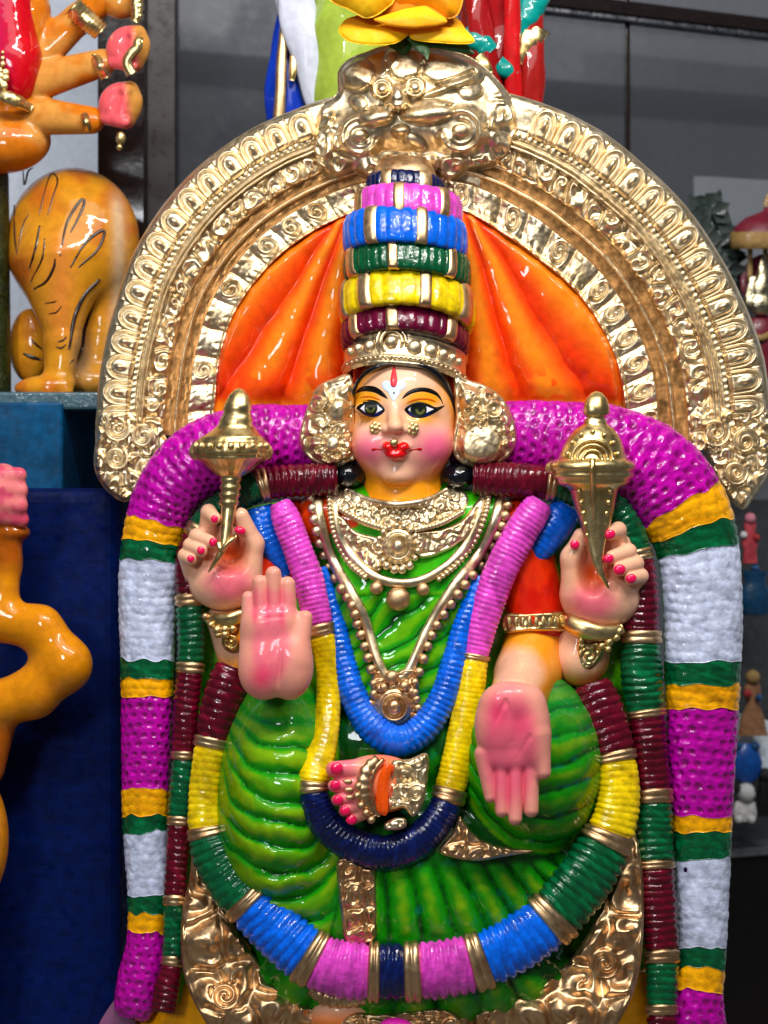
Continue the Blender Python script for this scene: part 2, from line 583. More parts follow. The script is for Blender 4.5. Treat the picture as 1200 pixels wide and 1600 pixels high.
edge_w = 1.2 * (fbm(TH * 9, TT * 0, 2) - .5) * (1 - TT) * 4
rr_ = rr_ + edge_w
G = np.stack([AC[0] + rr_ * np.cos(TH), AC[1] - rr_ * np.sin(TH), dd], -1)
# rounded outer wall and back
rows = []
for k, (dr, dz) in enumerate([(6, -8), (8, -20), (6, -36), (-10, -48)]):
    q = band_pt(th, 0 * th, -50 + dz); q[:, 0] += dr * np.cos(th); q[:, 1] -= dr * np.sin(th); rows.append(q)
G2 = np.concatenate([np.stack(rows[::-1], 1), G, band_pt(th, 0 * th + 1, -95)[:, None], band_pt(th, 0 * th + .02, -100)[:, None]], 1)
ORCH = (206, 84, 14)
arch = mk("gold_arch", G2.reshape(-1, 3), grid_faces(NTH, G2.shape[1]), GOLD, ST)
# orange reflection put into the colour of the plain channel : two thin curved strips laid in it
CHAN = paint("orange_reflection_tint_on_gold", rough=.3, coat=.3, bump=.0002, color=(220, 160, 96), var=.4)
CHAN.node_tree.nodes["Principled BSDF"].inputs["Metallic"].default_value = .9
for t0, t1 in ((.553, .634), (.68, .748)):
    for a0, a1 in ((-.06, 1.33), (1.74, math.pi + .02)):
        n = 320; thc = np.linspace(a0, a1, n); m = 8
        THc, TTc = np.meshgrid(thc, np.linspace(0, 1, m), indexing='ij')
        wob = .02 * (fbm(THc * 16, 0 * THc, 5) - .5) * 2
        tc = t0 + (t1 - t0) * TTc + wob * (1 - TTc) * (t0 < .6)
        dc = -48 - 10 * sst(.3, 1, tc) - 7 + 2.0 + 3.5 * np.cos((TTc - .5) * np.pi) * 0 + 1.5 * (fbm(THc * 30, TTc * 3, 9) - .5)
        rc = Rout(THc) * (1 - tc) + Rin(THc) * tc
        Pc = np.stack([AC[0] + rc * np.cos(THc), AC[1] - rc * np.sin(THc), dc], -1)
        mk("channel_reflection", Pc.reshape(-1, 3), grid_faces(n, m), CHAN, arch)

# petal shaped scallops along the rim : one embossed petal, copied
def petal_mesh(seed):
    n, m = 30, 26
    x = np.linspace(-1.12, 1.12, n); y = np.linspace(-.12, 1.14, m)
    X, Y = np.meshgrid(x, y, indexing='ij')
    r = np.where(Y > .45, np.hypot(X, (Y - .45) * 1.65), np.abs(X))
    h = 7.5 * sst(1.08, .88, r)
    h = h - 6.5 * np.exp(-((r - .72) / .10) ** 2)
    h = h + 3 * sst(.62, .50, r)
    rc = np.hypot(X * 1.0, (Y - .42) * 1.25)
    h = h - 5.0 * np.exp(-((r - .42) / .09) ** 2) * (seed > 0)
    h = h + 6 * sst(.38, .0, rc)
    h = h - (Y < 0) * 8 * sst(0, -.12, Y) - 6 * sst(1.0, 1.14, Y) - 5 * sst(1.02, 1.12, np.abs(X))
    h = h + 1.4 * (fbm(X * 3 + seed, Y * 3, seed) - .5)
    P = np.stack([X * 20, -h, Y * 42], -1).reshape(-1, 3) * S   # x along rim, z outwards, -y to the front
    F = grid_faces(n, m)
    o = mk("scallop", P, F[:, ::-1], GOLD, None, raw=True)
    me = o.data; bpy.data.objects.remove(o)
    return me
PM = [petal_mesh(0), petal_mesh(1), petal_mesh(2)]
sroot = np.array(ST.location)
def scallop(th_c, width, i):
    p0 = band_pt(np.array([th_c]), np.array([.222]), np.array([-43.0]))[0]
    p1 = band_pt(np.array([th_c]), np.array([.012]), np.array([-43.0]))[0]
    L = math.hypot(p1[0] - p0[0], p1[1] - p0[1])
    o = bpy.data.objects.new("scallop", PM[(i * 2 + (th_c < 1.6)) % 3]); SC.collection.objects.link(o)
    o.parent = arch
    o.location = W(p0) - sroot
    ang = math.atan2(p1[0] - p0[0], -(p1[1] - p0[1]))
    o.rotation_euler = (0, ang, 0)
    k = (D + 50) / D
    o.scale = (width / 40 * k * (0.98 + .06 * rng.rand()), k, L / 42 * k)
i = 0
for a0, a1, n in ((.03, 1.22, 15), (1.90, math.pi - .0, 15)):
    st = (a1 - a0) / n
    for k in range(n):
        c = a0 + st * (k + .5)
        scallop(c, st * 505 * .96, i); i += 1
for k in range(150):
    c = -.02 + (math.pi + .0) * (k + .5) / 150
    if 1.28 < c < 1.83: continue
    p = band_pt(np.array([c]), np.array([.262]), np.array([-46.0]))[0]
    bead("rim_bead", p[0], p[1], p[2], 5.0 + 1.6 * rng.rand(), GOLD, arch, .8)

# curled feet of the arch
def foot_relief(poly, spirals, seed):
    poly = spline(poly, 8, True)
    def front(u, v, e):
        h = 7 * sst(0, 7, e)
        acc = np.zeros_like(u)
        for (cu, cv, R, sg) in spirals:
            r = np.hypot(u - cu, v - cv); ph = np.arctan2(v - cv, u - cu)
            w = sst(R * 1.1, R * .9, r)
            acc = np.maximum(acc, w * (6 + 9 * (.5 + .5 * np.cos(2 * np.pi * r / (R * .55) + sg * ph))))
        rest = 10 * scroll(u, v, 32, seed)
        acc = np.where(acc > 0.5, acc, rest)
        return -52 + h + acc * sst(0, 8, e) + 1.2 * fbm(u / 9, v / 9, seed)
    plate("arch_foot", poly, front, -98, 1.8, GOLD, arch, closed=True)
foot_relief([(160, 640), (206, 640), (236, 660), (262, 690), (244, 720), (222, 760), (196, 784), (164, 764), (147, 730), (149, 686), (150, 652)],
            [(183, 668, 22, 1), (224, 682, 20, -1), (182, 715, 19, 1)], 21)
foot_relief([(1100, 640), (1140, 632), (1200, 640), (1210, 690), (1204, 735), (1178, 777), (1160, 796), (1130, 770), (1112, 735), (1098, 690)],
            [(1118, 675, 24, 1), (1165, 690, 22, -1), (1150, 738, 20, 1)], 22)

# ---------------------------------------------------------------- lion mask on top of the arch
mpoly = spline([(486, 250), (488, 200), (500, 165), (526, 146), (528, 112), (545, 92), (575, 80), (600, 72), (650, 70), (712, 80), (752, 100), (784, 132),
                (806, 165), (812, 205), (800, 240), (770, 262), (735, 268), (705, 285), (672, 268), (640, 262), (610, 262), (585, 285), (556, 272), (520, 280)], 8, True)
def gb(u, v, c, rx, ry, h, rot=0):
    a = math.radians(rot); x = u - c[0]; y = v - c[1]
    x, y = x * math.cos(a) + y * math.sin(a), -x * math.sin(a) + y * math.cos(a)
    q = (x / rx) ** 2 + (y / ry) ** 2
    return h * np.sqrt(np.clip(1 - q, 0, 1))
def mask_front(u, v, e):
    body = 34 * sst(0, 70, e) + 12 * sst(0, 10, e)
    lumps = np.zeros_like(u)
    for b in [((557, 116), 30, 27, 24, 0), ((632, 98), 34, 30, 26, 0), ((702, 108), 56, 28, 26, 12),
              ((590, 180), 30, 15, 26, -8), ((672, 174), 46, 20, 28, -4), ((621, 152), 17, 16, 40, 0), ((621, 162), 22, 12, 34, 0),
              ((626, 205), 15, 12, 22, 0), ((648, 222), 22, 12, 14, 35), ((645, 258), 40, 12, 20, 0), ((560, 160), 16, 12, 14, 30),
              ((735, 142), 20, 14, 12, 0)]:
        lumps = np.maximum(lumps, gb(u, v, *b[:1], *b[1:]))
    # brow ridge line to the right, from the eye up
    def ridge(p, q, w, h):
        p = np.array(p, float); q = np.array(q, float); ab = q - p
        t = np.clip(((u - p[0]) * ab[0] + (v - p[1]) * ab[1]) / (ab @ ab), 0, 1)
        r = np.hypot(u - p[0] - ab[0] * t, v - p[1] - ab[1] * t)
        return h * np.exp(-(r / w) ** 2)
    acc = lumps + ridge((662, 150), (738, 122), 5, 9) - ridge((664, 139), (740, 112), 3, 9) + ridge((596, 118), (618, 96), 3, 5) - ridge((612, 130), (604, 96), 3, 8) - ridge((655, 128), (662, 98), 3, 8)
    acc = acc - ridge((600, 196), (650, 192), 5, 8)
    # eyes : ring and ball
    for c in ((597, 138), (648, 136)):
        r = np.hypot(u - c[0], v - c[1])
        acc = np.where(r < 17, 12 + 0 * acc, acc)
        acc = acc + 8 * np.exp(-((r - 13.5) / 2.2) ** 2) + gb(u, v, c, 9.5, 9.5, 15) - 4 * np.exp(-((r - 17) / 2) ** 2)
    for c in ((609, 164), (634, 164)):
        acc = acc - 16 * np.exp(-(np.hypot(u - c[0], v - c[1]) / 4) ** 2)
    # big moustache curls : a fat crescent round a shallow bowl, with petals fanning beyond it
    for (cx, cy, R, a0) in ((562, 212, 34, -.5), (720, 204, 38, math.pi + .5)):
        r = np.hypot(u - cx, (v - cy)); ph = np.arctan2(v - cy, u - cx)
        gap = np.abs(np.angle(np.exp(1j * (ph - a0)))) 
        w = sst(R * 1.25, R * 1.05, r)
        cres = 16 * np.exp(-((r - R * .82) / (R * .17)) ** 2) * sst(.35, .9, gap) + 7 * np.exp(-((r - R * .52) / (R * .12)) ** 2) * sst(.5, 1.2, gap) + gb(u, v, (cx, cy), R * .36, R * .3, 10)
        acc = np.where(w > 0, np.maximum(acc * (1 - w), w * (2 + cres)), acc)
    for b in [((588, 183), 31, 14, 34, -10), ((668, 177), 44, 17, 36, -5), ((621, 163), 22, 11, 42, 0), ((621, 148), 13, 17, 38, 0)]:
        acc = np.maximum(acc, gb(u, v, *b))
    for c in ((609, 166), (634, 166)):
        acc = acc - 14 * np.exp(-(np.hypot(u - c[0], v - c[1]) / 4) ** 2)
    side = sst(170, 190, v) * (sst(540, 515, u) + sst(745, 770, u)) + sst(235, 250, v)
    low = np.clip(side + sst(528, 500, u) + sst(760, 790, u), 0, 1)
    fan = 8 * (.5 + .5 * np.cos(np.arctan2(v - 190, u - np.where(u < 640, 560, 720)) * 13 + np.hypot(u - 640, v - 190) / 20))
    acc = acc * (1 - low) + low * (4 + .6 * fan + 13 * scroll(u, v, 40, 31))
    return -52 + body + .82 * acc * sst(0, 12, e) + 2 * fbm(u / 14, v / 14, 4)
lion = plate("lion_mask", mpoly, mask_front, -95, 1.5, GOLD, ST, closed=True)

# ---------------------------------------------------------------- orange cloth behind the head
OR1 = lin(236, 126, 20); OR2 = lin(236, 56, 6)
def cloth(name, poly, apex, sgn, valleys, seed):
    poly = spline(poly, 8, True)
    def ang(u, v):
        a = np.degrees(np.arctan2((apex[0] - u) * sgn, v - apex[1]))
        return a + 4 * (fbm(u / 90, v / 90, seed) - .5)
    va = np.array(valleys, float)
    def pr(u, v):
        a = ang(u, v); i = np.clip(np.searchsorted(va, a) - 1, 0, len(va) - 2)
        return np.clip((a - va[i]) / (va[i + 1] - va[i]), 0, 1), i
    def front(u, v, e):
        q, i = pr(u, v)
        rd = np.clip((v - apex[1]) / 260, .1, 1)
        f = np.sin(np.pi * q) ** .75 * (1 - .25 * q)
        hem = 10 * sst(20, 0, np.abs(v - 622)) * 0
        return -26 * sst(17, 4, e) - 48 + 24 * f * rd * (.75 + .35 * _T[i, seed]) + 5 * sst(0, 6, e) - 14 * sst(596, 645, v) + 6 * (fbm(u / 30, v / 50, seed + 2) - .5)
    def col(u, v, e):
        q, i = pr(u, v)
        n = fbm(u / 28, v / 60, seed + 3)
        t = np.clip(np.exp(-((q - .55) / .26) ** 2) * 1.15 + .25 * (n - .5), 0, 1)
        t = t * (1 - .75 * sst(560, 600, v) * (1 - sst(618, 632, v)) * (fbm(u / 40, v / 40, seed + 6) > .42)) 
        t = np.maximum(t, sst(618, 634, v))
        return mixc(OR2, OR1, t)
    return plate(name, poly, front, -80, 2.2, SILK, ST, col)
cloth("back_cloth", [(335, 660), (328, 605), (337, 545), (357, 495), (392, 438), (433, 395), (494, 350), (552, 322), (600, 330), (600, 660)],
      (556, 296), 1, [-18, 4, 19, 33, 62], 3)
cloth("back_cloth", [(690, 315), (735, 322), (792, 362), (850, 404), (908, 457), (947, 514), (968, 568), (981, 642), (979, 665), (690, 665)],
      (715, 290), -1, [-14, 2, 16, 31, 58], 5)

# ---------------------------------------------------------------- pedestal, seat back
BASEY = lin(236, 158, 6)
plate("pedestal", spline([(236, 1540), (262, 1490), (640, 1465), (1020, 1480), (1052, 1530), (1066, 1700), (176, 1700), (192, 1610)], 6, True),
      lambda u, v, e: -30 + 40 * sst(0, 60, e) + 4 * fbm(u / 40, v / 40, 2), -110, 6, SILK, ST, BASEY * np.ones((1, 3)) if False else (lambda u, v, e: mixc(BASEY, lin(214, 120, 4), sst(30, 0, e))))
LGRN = lin(112, 200, 8)
plate("seat_back", spline([(286, 900), (330, 820), (470, 780), (800, 780), (960, 820), (1012, 900), (1012, 1300), (1000, 1620), (960, 1640), (300, 1640), (290, 1300)], 6, True),
      lambda u, v, e: -8 + 14 * sst(0, 18, e) + 5 * fbm(u / 50, v / 60, 3), -70, 5, SILK, ST, lambda u, v, e: mixc(LGRN, lin(60, 170, 10), sst(.5, .7, fbm(u / 46, v / 60, 8))))

# ---------------------------------------------------------------- torso
G1 = lin(24, 150, 8); G2c = lin(126, 190, 4); G3 = lin(0, 66, 12)
fd = Field((455, 740, -40), (830, 1215, 150), 3.0)
fd.add(fd.ell((632, 880, 5), (128, 140, 84)))
fd.add(fd.cap((505, 812, 20), (765, 812, 20), 46, 46), 40)
fd.add(fd.ell((632, 1060, 20), (128, 180, 84)), 40)
fd.add(fd.ell((575, 930, 62), (50, 56, 30)), 24).add(fd.ell((700, 925, 62), (50, 56, 30)), 24)
P, F = fd.mesh()
u, v = P[:, 0], P[:, 1]
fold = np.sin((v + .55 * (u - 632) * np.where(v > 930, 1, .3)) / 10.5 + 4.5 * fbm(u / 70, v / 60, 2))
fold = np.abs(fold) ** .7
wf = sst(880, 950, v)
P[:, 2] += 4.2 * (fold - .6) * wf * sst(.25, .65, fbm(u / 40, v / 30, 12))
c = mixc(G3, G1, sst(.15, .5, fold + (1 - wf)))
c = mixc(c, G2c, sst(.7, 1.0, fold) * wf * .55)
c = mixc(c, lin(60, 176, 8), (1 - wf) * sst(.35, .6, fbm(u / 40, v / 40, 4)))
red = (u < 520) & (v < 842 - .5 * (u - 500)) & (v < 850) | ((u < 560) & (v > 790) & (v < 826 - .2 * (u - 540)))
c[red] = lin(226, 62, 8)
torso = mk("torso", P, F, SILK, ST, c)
TORSO = reg(P, F)

# ---------------------------------------------------------------- skirt over crossed legs
fd = Field((315, 1040, -20), (960, 1620, 232), 3.4)
fd.add(fd.ell((440, 1262, 40), (104, 215, 148), 0))
fd.add(fd.ell((826, 1195, 50), (116, 150, 140)))
fd.add(fd.ell((632, 1400, 30), (285, 190, 136)), 18)
fd.add(fd.ell((632, 1180, 20), (200, 110, 92)), 14)
fd.add(fd.ell((640, 1528, 20), (276, 98, 152)), 16)
P, F = fd.mesh()
u, v = P[:, 0].copy(), P[:, 1].copy()
nse = (fbm(u / 50, v / 50, 3) - .5)
# left thigh
uc = 462 - 22 * sst(1200, 1290, v) + 30 * sst(1380, 1450, v); al = .0050 + .0035 * sst(1180, 1300, v)
xl = (u - uc) / 80
ql = (v + al * 2400 * xl ** 2 + 16 * xl ** 4 + 26 * nse - 1172) / 38.5
# right thigh
ar = np.where(u < 838, .0078, .0032)
qr = (v + ar * (u - 838) ** 2 + 24 * nse - 1155) / 40
# pleats
ph = (u - 579) / np.maximum(v - 1048, 60)
qc = (ph - .0720) / .127 + .12 * nse
wl = sst(548, 515, u + .25 * (v - 1400) * (v > 1400)) * sst(1530, 1490, v + .5 * (500 - u))
wr = sst(700, 725, u) * sst(0, 18, 1345 - .00006 * 0 - v - np.where(u < 838, .0078, .0034) * (u - 838) ** 2 * .9)
q = np.where(wl > .5, ql, np.where(wr > .5, qr, qc))
w = np.maximum(np.abs(wl - .5), np.abs(wr - .5)) * 0 + 1
w = np.where(wl > .5, sst(.5, .7, wl), np.where(wr > .5, sst(.5, .7, wr), sst(.5, .3, np.maximum(wl, wr))))
fr = q - np.floor(q)
rdg = np.sin(np.pi * fr) ** np.where(wl > .5, .5, .62) * (.8 + .35 * (1 - fr) * (wl > .5) + .1)
amp = np.where(wl > .5, 14 * sst(1110, 1170, v) * (.35 + .65 * sst(350, 392, u)) * (.45 + .55 * sst(522, 478, u)) * (1 - .45 * sst(1230, 1150, v)), np.where(wr > .5, 8.5, 15))
fade = np.where((wl <= .5) & (wr <= .5), sst(1330, 1370, v) * (1 - .75 * sst(1455, 1475, v) * (1 - sst(1520, 1535, v))), 1)
amp = amp * np.where((wl <= .5) & (wr <= .5), 1.15, .55 + .9 * fbm(u / 60, v / 30, 18))
P[:, 2] += (amp * (rdg - .72) * w * fade) + 5 * nse
# narrow valley between the legs
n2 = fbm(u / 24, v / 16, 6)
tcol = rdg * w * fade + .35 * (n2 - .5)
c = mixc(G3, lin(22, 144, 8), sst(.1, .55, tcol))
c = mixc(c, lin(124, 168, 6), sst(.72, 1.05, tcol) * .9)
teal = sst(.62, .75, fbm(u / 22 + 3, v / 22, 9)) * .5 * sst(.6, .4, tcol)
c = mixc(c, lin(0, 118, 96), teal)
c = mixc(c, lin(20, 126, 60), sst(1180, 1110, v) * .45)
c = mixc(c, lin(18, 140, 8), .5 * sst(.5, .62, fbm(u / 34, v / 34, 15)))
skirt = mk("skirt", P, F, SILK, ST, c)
SKIRT = reg(P, F)
BODY = [TORSO, SKIRT]

# hem lines of pleats painted? none : the hem is part of the skirt mesh

# ---------------------------------------------------------------- arms
SK1 = lin(236, 180, 146); SK2 = lin(238, 146, 26); SKP = lin(232, 92, 122); SKD = lin(226, 44, 98)
def limb(name, caps, lo, hi, step, colf, k=14, mat=SKIN):
    f = Field(lo, hi, step)
    for cc in caps: f.add(f.cap(*cc), k)
    P, F = f.mesh()
    o = mk(name, P, F, mat, ST, colf(P))
    reg(P, F)
    return o
def armcol(P):
    n = fbm(P[:, 0] / 30, P[:, 1] / 30, 2)
    t = sst(.35, .75, n) * .5
    return mixc(SK1, SK2, t)
def edgecol(cu, cv, r):
    def f(P):
        d = np.hypot(P[:, 0] - cu, (P[:, 1] - cv))
        return mixc(SK1, SK2, sst(r * .55, r * 1.0, d + 6 * (fbm(P[:, 0] / 20, P[:, 1] / 20, 3) - .5)))
    return f
REDS = lin(228, 48, 6)
def redcol(P):
    return mixc(REDS, lin(196, 20, 4), sst(.4, .7, fbm(P[:, 0] / 26, P[:, 1] / 60, 5)))
limb("sleeve", [((812, 818, 14), (838, 966, 22), 44, 50)], (755, 760, -45), (905, 1052, 90), 3, redcol, mat=SILK)
limb("sleeve", [((462, 812, 14), (414, 900, 20), 34, 44)], (360, 770, -45), (510, 960, 80), 3, redcol, mat=SILK)
limb("forearm", [((836, 990, 6), (824, 1056, 60), 46, 50), ((824, 1056, 60), (805, 1100, 196), 50, 43), ((836, 1034, 14), (900, 1034, 20), 36, 36)], (750, 930, -40), (945, 1150, 246), 3, edgecol(808, 1052, 52))
limb("forearm", [((918, 985, 30), (908, 1030, 34), 40, 44)], (850, 930, -30), (970, 1090, 96), 3, edgecol(905, 1010, 62))
limb("forearm", [((350, 968, 30), (372, 1036, 34), 27, 30)], (310, 930, -10), (420, 1080, 80), 3, edgecol(356, 985, 58))
limb("forearm", [((404, 985, 40), (436, 1032, 140), 42, 40)], (350, 930, -10), (500, 1110, 190), 3, edgecol(430, 990, 50))

# ---------------------------------------------------------------- hands
NAIL = paint("raspberry_nail_enamel", rough=.15, coat=.6, bump=0, color=(232, 12, 84), var=.1)
def nail(parent, u, v, d, ru, rv, rot=0):
    bead("nail", u, v, d, ru, NAIL, parent, .55, rv, rot)
def lines(f, pts, r, k=3):
    for a, b in pts: f.sub(f.cap(a, b, r, r * .8), k)

# raised palm, viewer's left
f = Field((360, 868, 140), (508, 1105, 250), 1.6)
f.add(f.ell((424, 1010, 186), (50, 66, 26)))
f.add(f.ell((412, 1046, 192), (40, 48, 26)), 12)
f.add(f.ell((452, 1040, 194), (38, 54, 28)), 10)
f.add(f.ell((412, 975, 188), (34, 30, 22)), 12)
f.add(f.ell((440, 972, 188), (30, 30, 22)), 12)
for (a, b, ra, rb) in [((390, 985, 186), (388, 934, 184), 14, 10.5), ((408, 975, 189), (406, 910, 189), 14.5, 12),
                       ((429, 972, 190), (427, 897, 192), 15, 12.5), ((450, 975, 188), (449, 913, 188), 15, 12.5)]:
    f.add(f.cap(a, b, ra, rb), 4.0)
f.add(f.cap((462, 1030, 198), (477, 965, 192), 21, 11.5), 9)
lines(f, [((418, 1030, 222), (428, 985, 218)), ((428, 985, 218), (436, 1010, 220)), ((432, 1092, 216), (440, 1010, 222)),
          ((394, 966, 213), (458, 962, 214)), ((414, 1046, 223), (430, 1000, 220))], 2.6, 5)
P, F = f.mesh()
u, v, z = P.T
n = fbm(u / 18, v / 18, 4)
pal = sst(0, 1, 1 - np.hypot((u - 424) / 46, (v - 1010) / 84)) 
fing = sst(915, 932, v) * sst(970, 950, v) * sst(470, 456, u) * sst(380, 388, u)
groove = np.maximum.reduce([np.exp(-((u - g) / 5.0) ** 2) for g in (398.5, 418, 440)]) * sst(905, 925, v) * sst(985, 965, v)
t = np.clip(sst(.06, .5, pal + .1 * (n - .5)) * .75 + fing * .65, 0, 1)
c = mixc(lin(228, 150, 130), SKP, t * .95)
c = mixc(c, SKD, np.clip(groove * .7 + np.exp(-((u - 408) / 20) ** 2 - ((v - 1060) / 24) ** 2) * .85, 0, 1))
c = mixc(c, lin(232, 168, 140), sst(208, 190, z) * .4)
hand = mk("hand", P, F, SKIN, ST, c); reg(P, F)

# lowered palm, viewer's right
f = Field((728, 1050, 170), (876, 1304, 280), 1.6)
f.add(f.ell((800, 1140, 212), (55, 72, 26)))
f.add(f.ell((780, 1130, 218), (36, 56, 26)), 14)
f.add(f.ell((832, 1140, 218), (28, 66, 27)), 10)
f.add(f.ell((792, 1186, 212), (46, 26, 22)), 10)
f.add(f.ell((801, 1096, 220), (47, 30, 25)), 12)
for (a, b, ra, rb) in [((758, 1178, 213), (766, 1245, 216), 17, 9.5), ((783, 1192, 216), (784, 1267, 220), 13.5, 10.5),
                       ((805, 1192, 217), (805, 1279, 222), 13.5, 11), ((829, 1188, 216), (830, 1266, 220), 14, 11.5)]:
    f.add(f.cap(a, b, ra, rb), 3.0)
f.add(f.cap((841, 1150, 224), (849, 1206, 224), 19, 12), 8)
lines(f, [((790, 1095, 246), (768, 1140, 248)), ((800, 1160, 244), (830, 1155, 249)), ((764, 1192, 241), (822, 1190, 245)), ((808, 1185, 240), (828, 1150, 246)), ((792, 1100, 247), (800, 1128, 248))], 2.4, 5)
P, F = f.mesh(); u, v, z = P.T
n = fbm(u / 18, v / 18, 6)
pal = 1 - np.hypot((u - 796) / 58, (v - 1170) / 120)
t = sst(.0, .5, pal + .12 * (n - .5))
c = mixc(lin(230, 150, 132), SKP, t * .9)
groove = np.maximum.reduce([np.exp(-((u - g) / 4.6) ** 2) for g in (773.5, 794.5, 818)]) * sst(1185, 1205, v) * sst(1275, 1240, v)
hot = np.exp(-((u - 775) / 16) ** 2 - ((v - 1112) / 26) ** 2) + .7 * np.exp(-((u - 815) / 20) ** 2 - ((v - 1130) / 22) ** 2)
c = mixc(c, SKD, np.clip(groove * .65 + hot * .75, 0, 1))
c = mixc(c, lin(232, 168, 140), sst(232, 214, z) * .4)
hand = mk("hand", P, F, SKIN, ST, c); reg(P, F)


# upper hands that grip the two gold emblems
def grip_color(P, hu, hv):
    u, v, z = P.T
    n = fbm(u / 16, v / 16, 3)
    c = mixc(SK1, SKP, sst(1.15, .35, np.hypot((u - hu) / 50, (v - hv - 44) / 40) + .2 * (n - .5)) * .85)
    c = mixc(c, lin(236, 92, 30), np.clip(np.exp(-((u - hu - 2) / 24) ** 2 - ((v - hv) / 24) ** 2) * 1.15, 0, 1))
    return c
f = Field((276, 772, 20), (424, 968, 150), 1.8)
f.add(f.ell((350, 908, 58), (56, 46, 40)))
f.add(f.ell((346, 868, 46), (52, 50, 28)), 14)
f.add(f.cap((386, 905, 70), (394, 850, 76), 24, 18), 12).add(f.cap((394, 850, 76), (376, 806, 92), 18, 13), 8)
f.add(f.cap((324, 850, 55), (326, 800, 84), 17, 12), 6).add(f.cap((326, 800, 84), (336, 810, 100), 12, 10), 4)
f.add(f.cap((312, 868, 58), (308, 838, 84), 17, 13), 4).add(f.cap((308, 838, 84), (331, 848, 100), 12, 10.5), 3)
f.add(f.cap((304, 880, 58), (298, 852, 82), 15, 12), 4).add(f.cap((298, 852, 82), (315, 861, 100), 11.5, 10), 3)
f.add(f.cap((300, 896, 56), (289, 868, 78), 14, 11), 4).add(f.cap((289, 868, 78), (299, 874, 94), 11, 9.5), 3)
f.sub(f.ell((360, 866, 104), (28, 30, 34)), 12)
lines(f, [((340, 915, 101), (352, 935, 99)), ((352, 935, 99), (368, 890, 100))], 2.4, 4)
P, F = f.mesh()
hand = mk("hand", P, F, SKIN, ST, grip_color(P, 358, 866)); reg(P, F)
for q in [(335, 811, 109, 5.8, 6.6), (333, 847, 110, 6.8, 7.4), (314, 860, 109, 6.5, 6.8), (298, 873, 103, 5.8, 6), (375, 829, 107, 9.5, 6.5)]:
    nail(hand, *q, rot=.3)
f = Field((866, 778, 15), (1026, 1000, 150), 1.8)
f.add(f.ell((938, 934, 58), (62, 50, 42)))
f.add(f.ell((944, 880, 46), (56, 70, 28)), 14)
f.add(f.cap((902, 925, 68), (896, 872, 78), 26, 20), 12).add(f.cap((896, 872, 78), (908, 838, 88), 19, 13), 8)
f.add(f.cap((962, 860, 55), (966, 828, 80), 18, 13), 6).add(f.cap((966, 828, 80), (953, 834, 98), 12, 10.5), 4)
f.add(f.cap((978, 880, 56), (982, 862, 82), 17, 13), 4).add(f.cap((982, 862, 82), (953, 872, 100), 13, 11), 3)
f.add(f.cap((986, 896, 56), (993, 880, 80), 16, 13), 4).add(f.cap((993, 880, 80), (968, 890, 102), 13, 11), 3)
f.add(f.cap((986, 914, 56), (1001, 900, 78), 15, 12), 4).add(f.cap((1001, 900, 78), (986, 904, 97), 12, 10.5), 3)
f.sub(f.ell((926, 892, 108), (24, 38, 36)), 12)
P, F = f.mesh()
hand = mk("hand", P, F, SKIN, ST, grip_color(P, 926, 896)); reg(P, F)
for q in [(953, 835, 108, 9, 8), (951, 873, 111, 8.6, 7.6), (968, 890, 113, 10, 8.6), (986, 904, 108, 9, 7.6), (898, 851, 104, 7.6, 7.6)]:
    nail(hand, *q, rot=-.2)
# ---------------------------------------------------------------- foot with red nails
f = Field((500, 1165, 120), (640, 1300, 240), 1.8)
f.add(f.ell((590, 1225, 165), (70, 46, 38)))
for (a, b, r0, r1) in [((565, 1205, 180), (522, 1202, 196), 20, 13), ((565, 1226, 186), (522, 1228, 200), 14, 10), ((568, 1244, 186), (527, 1250, 200), 13, 9.5),
                       ((572, 1256, 184), (538, 1267, 198), 12, 9), ((578, 1266, 182), (550, 1281, 194), 11, 8.5)]:
    f.add(f.cap(a, b, r0, r1), 4)
P, F = f.mesh(); u, v, z = P.T
c = mixc(lin(236, 168, 138), SKP, sst(575, 540, u) * .8)
c = mixc(c, lin(238, 112, 60), sst(555, 590, u) * .8)
foot = mk("foot", P, F, SKIN, ST, c); FOOT = reg(P, F)
for q in [(526, 1201, 209, 10.5, 10), (524, 1227, 209, 8.5, 8), (528, 1250, 209, 8.5, 8), (539, 1267, 206, 8.5, 8), (549, 1281, 202, 9, 8)]:
    nail(foot, *q)
tube("anklet", [(592, 1186, 196, 9), (574, 1204, 204, 11), (568, 1228, 208, 11), (572, 1252, 206, 11), (584, 1276, 198, 9)], GOLDD, foot, thick=.7, prof=lambda s, p, h: 1 + .12 * np.cos(s / 2.2))
tube("anklet", [(600, 1186, 198, 4), (584, 1206, 204, 5), (578, 1232, 206, 5), (584, 1258, 204, 5), (592, 1276, 198, 4)], GOLDD, foot, thick=.8)
for (a, b) in [(560, 1228), (558, 1243), (564, 1258), (572, 1270), (580, 1281)]:
    bead("anklet_bead", a, b, 212, 6.5, GOLDD, foot)
for (a, b) in [(543, 1221), (545, 1234), (546, 1246)]:
    bead("toe_ring", a, b, 204, 8, GOLDD, foot, .5, 4.5)
ORF = paint("orange_gloss_stripe", color=(240, 84, 8), bump=.0001)
plate("ankle_stripe", spline([(604, 1192), (612, 1200), (606, 1230), (606, 1268), (598, 1274), (588, 1262), (590, 1222), (596, 1202)], 6, True),
      lambda u, v, e: 206 + 3 * sst(0, 6, e), 180, 2, ORF, foot)

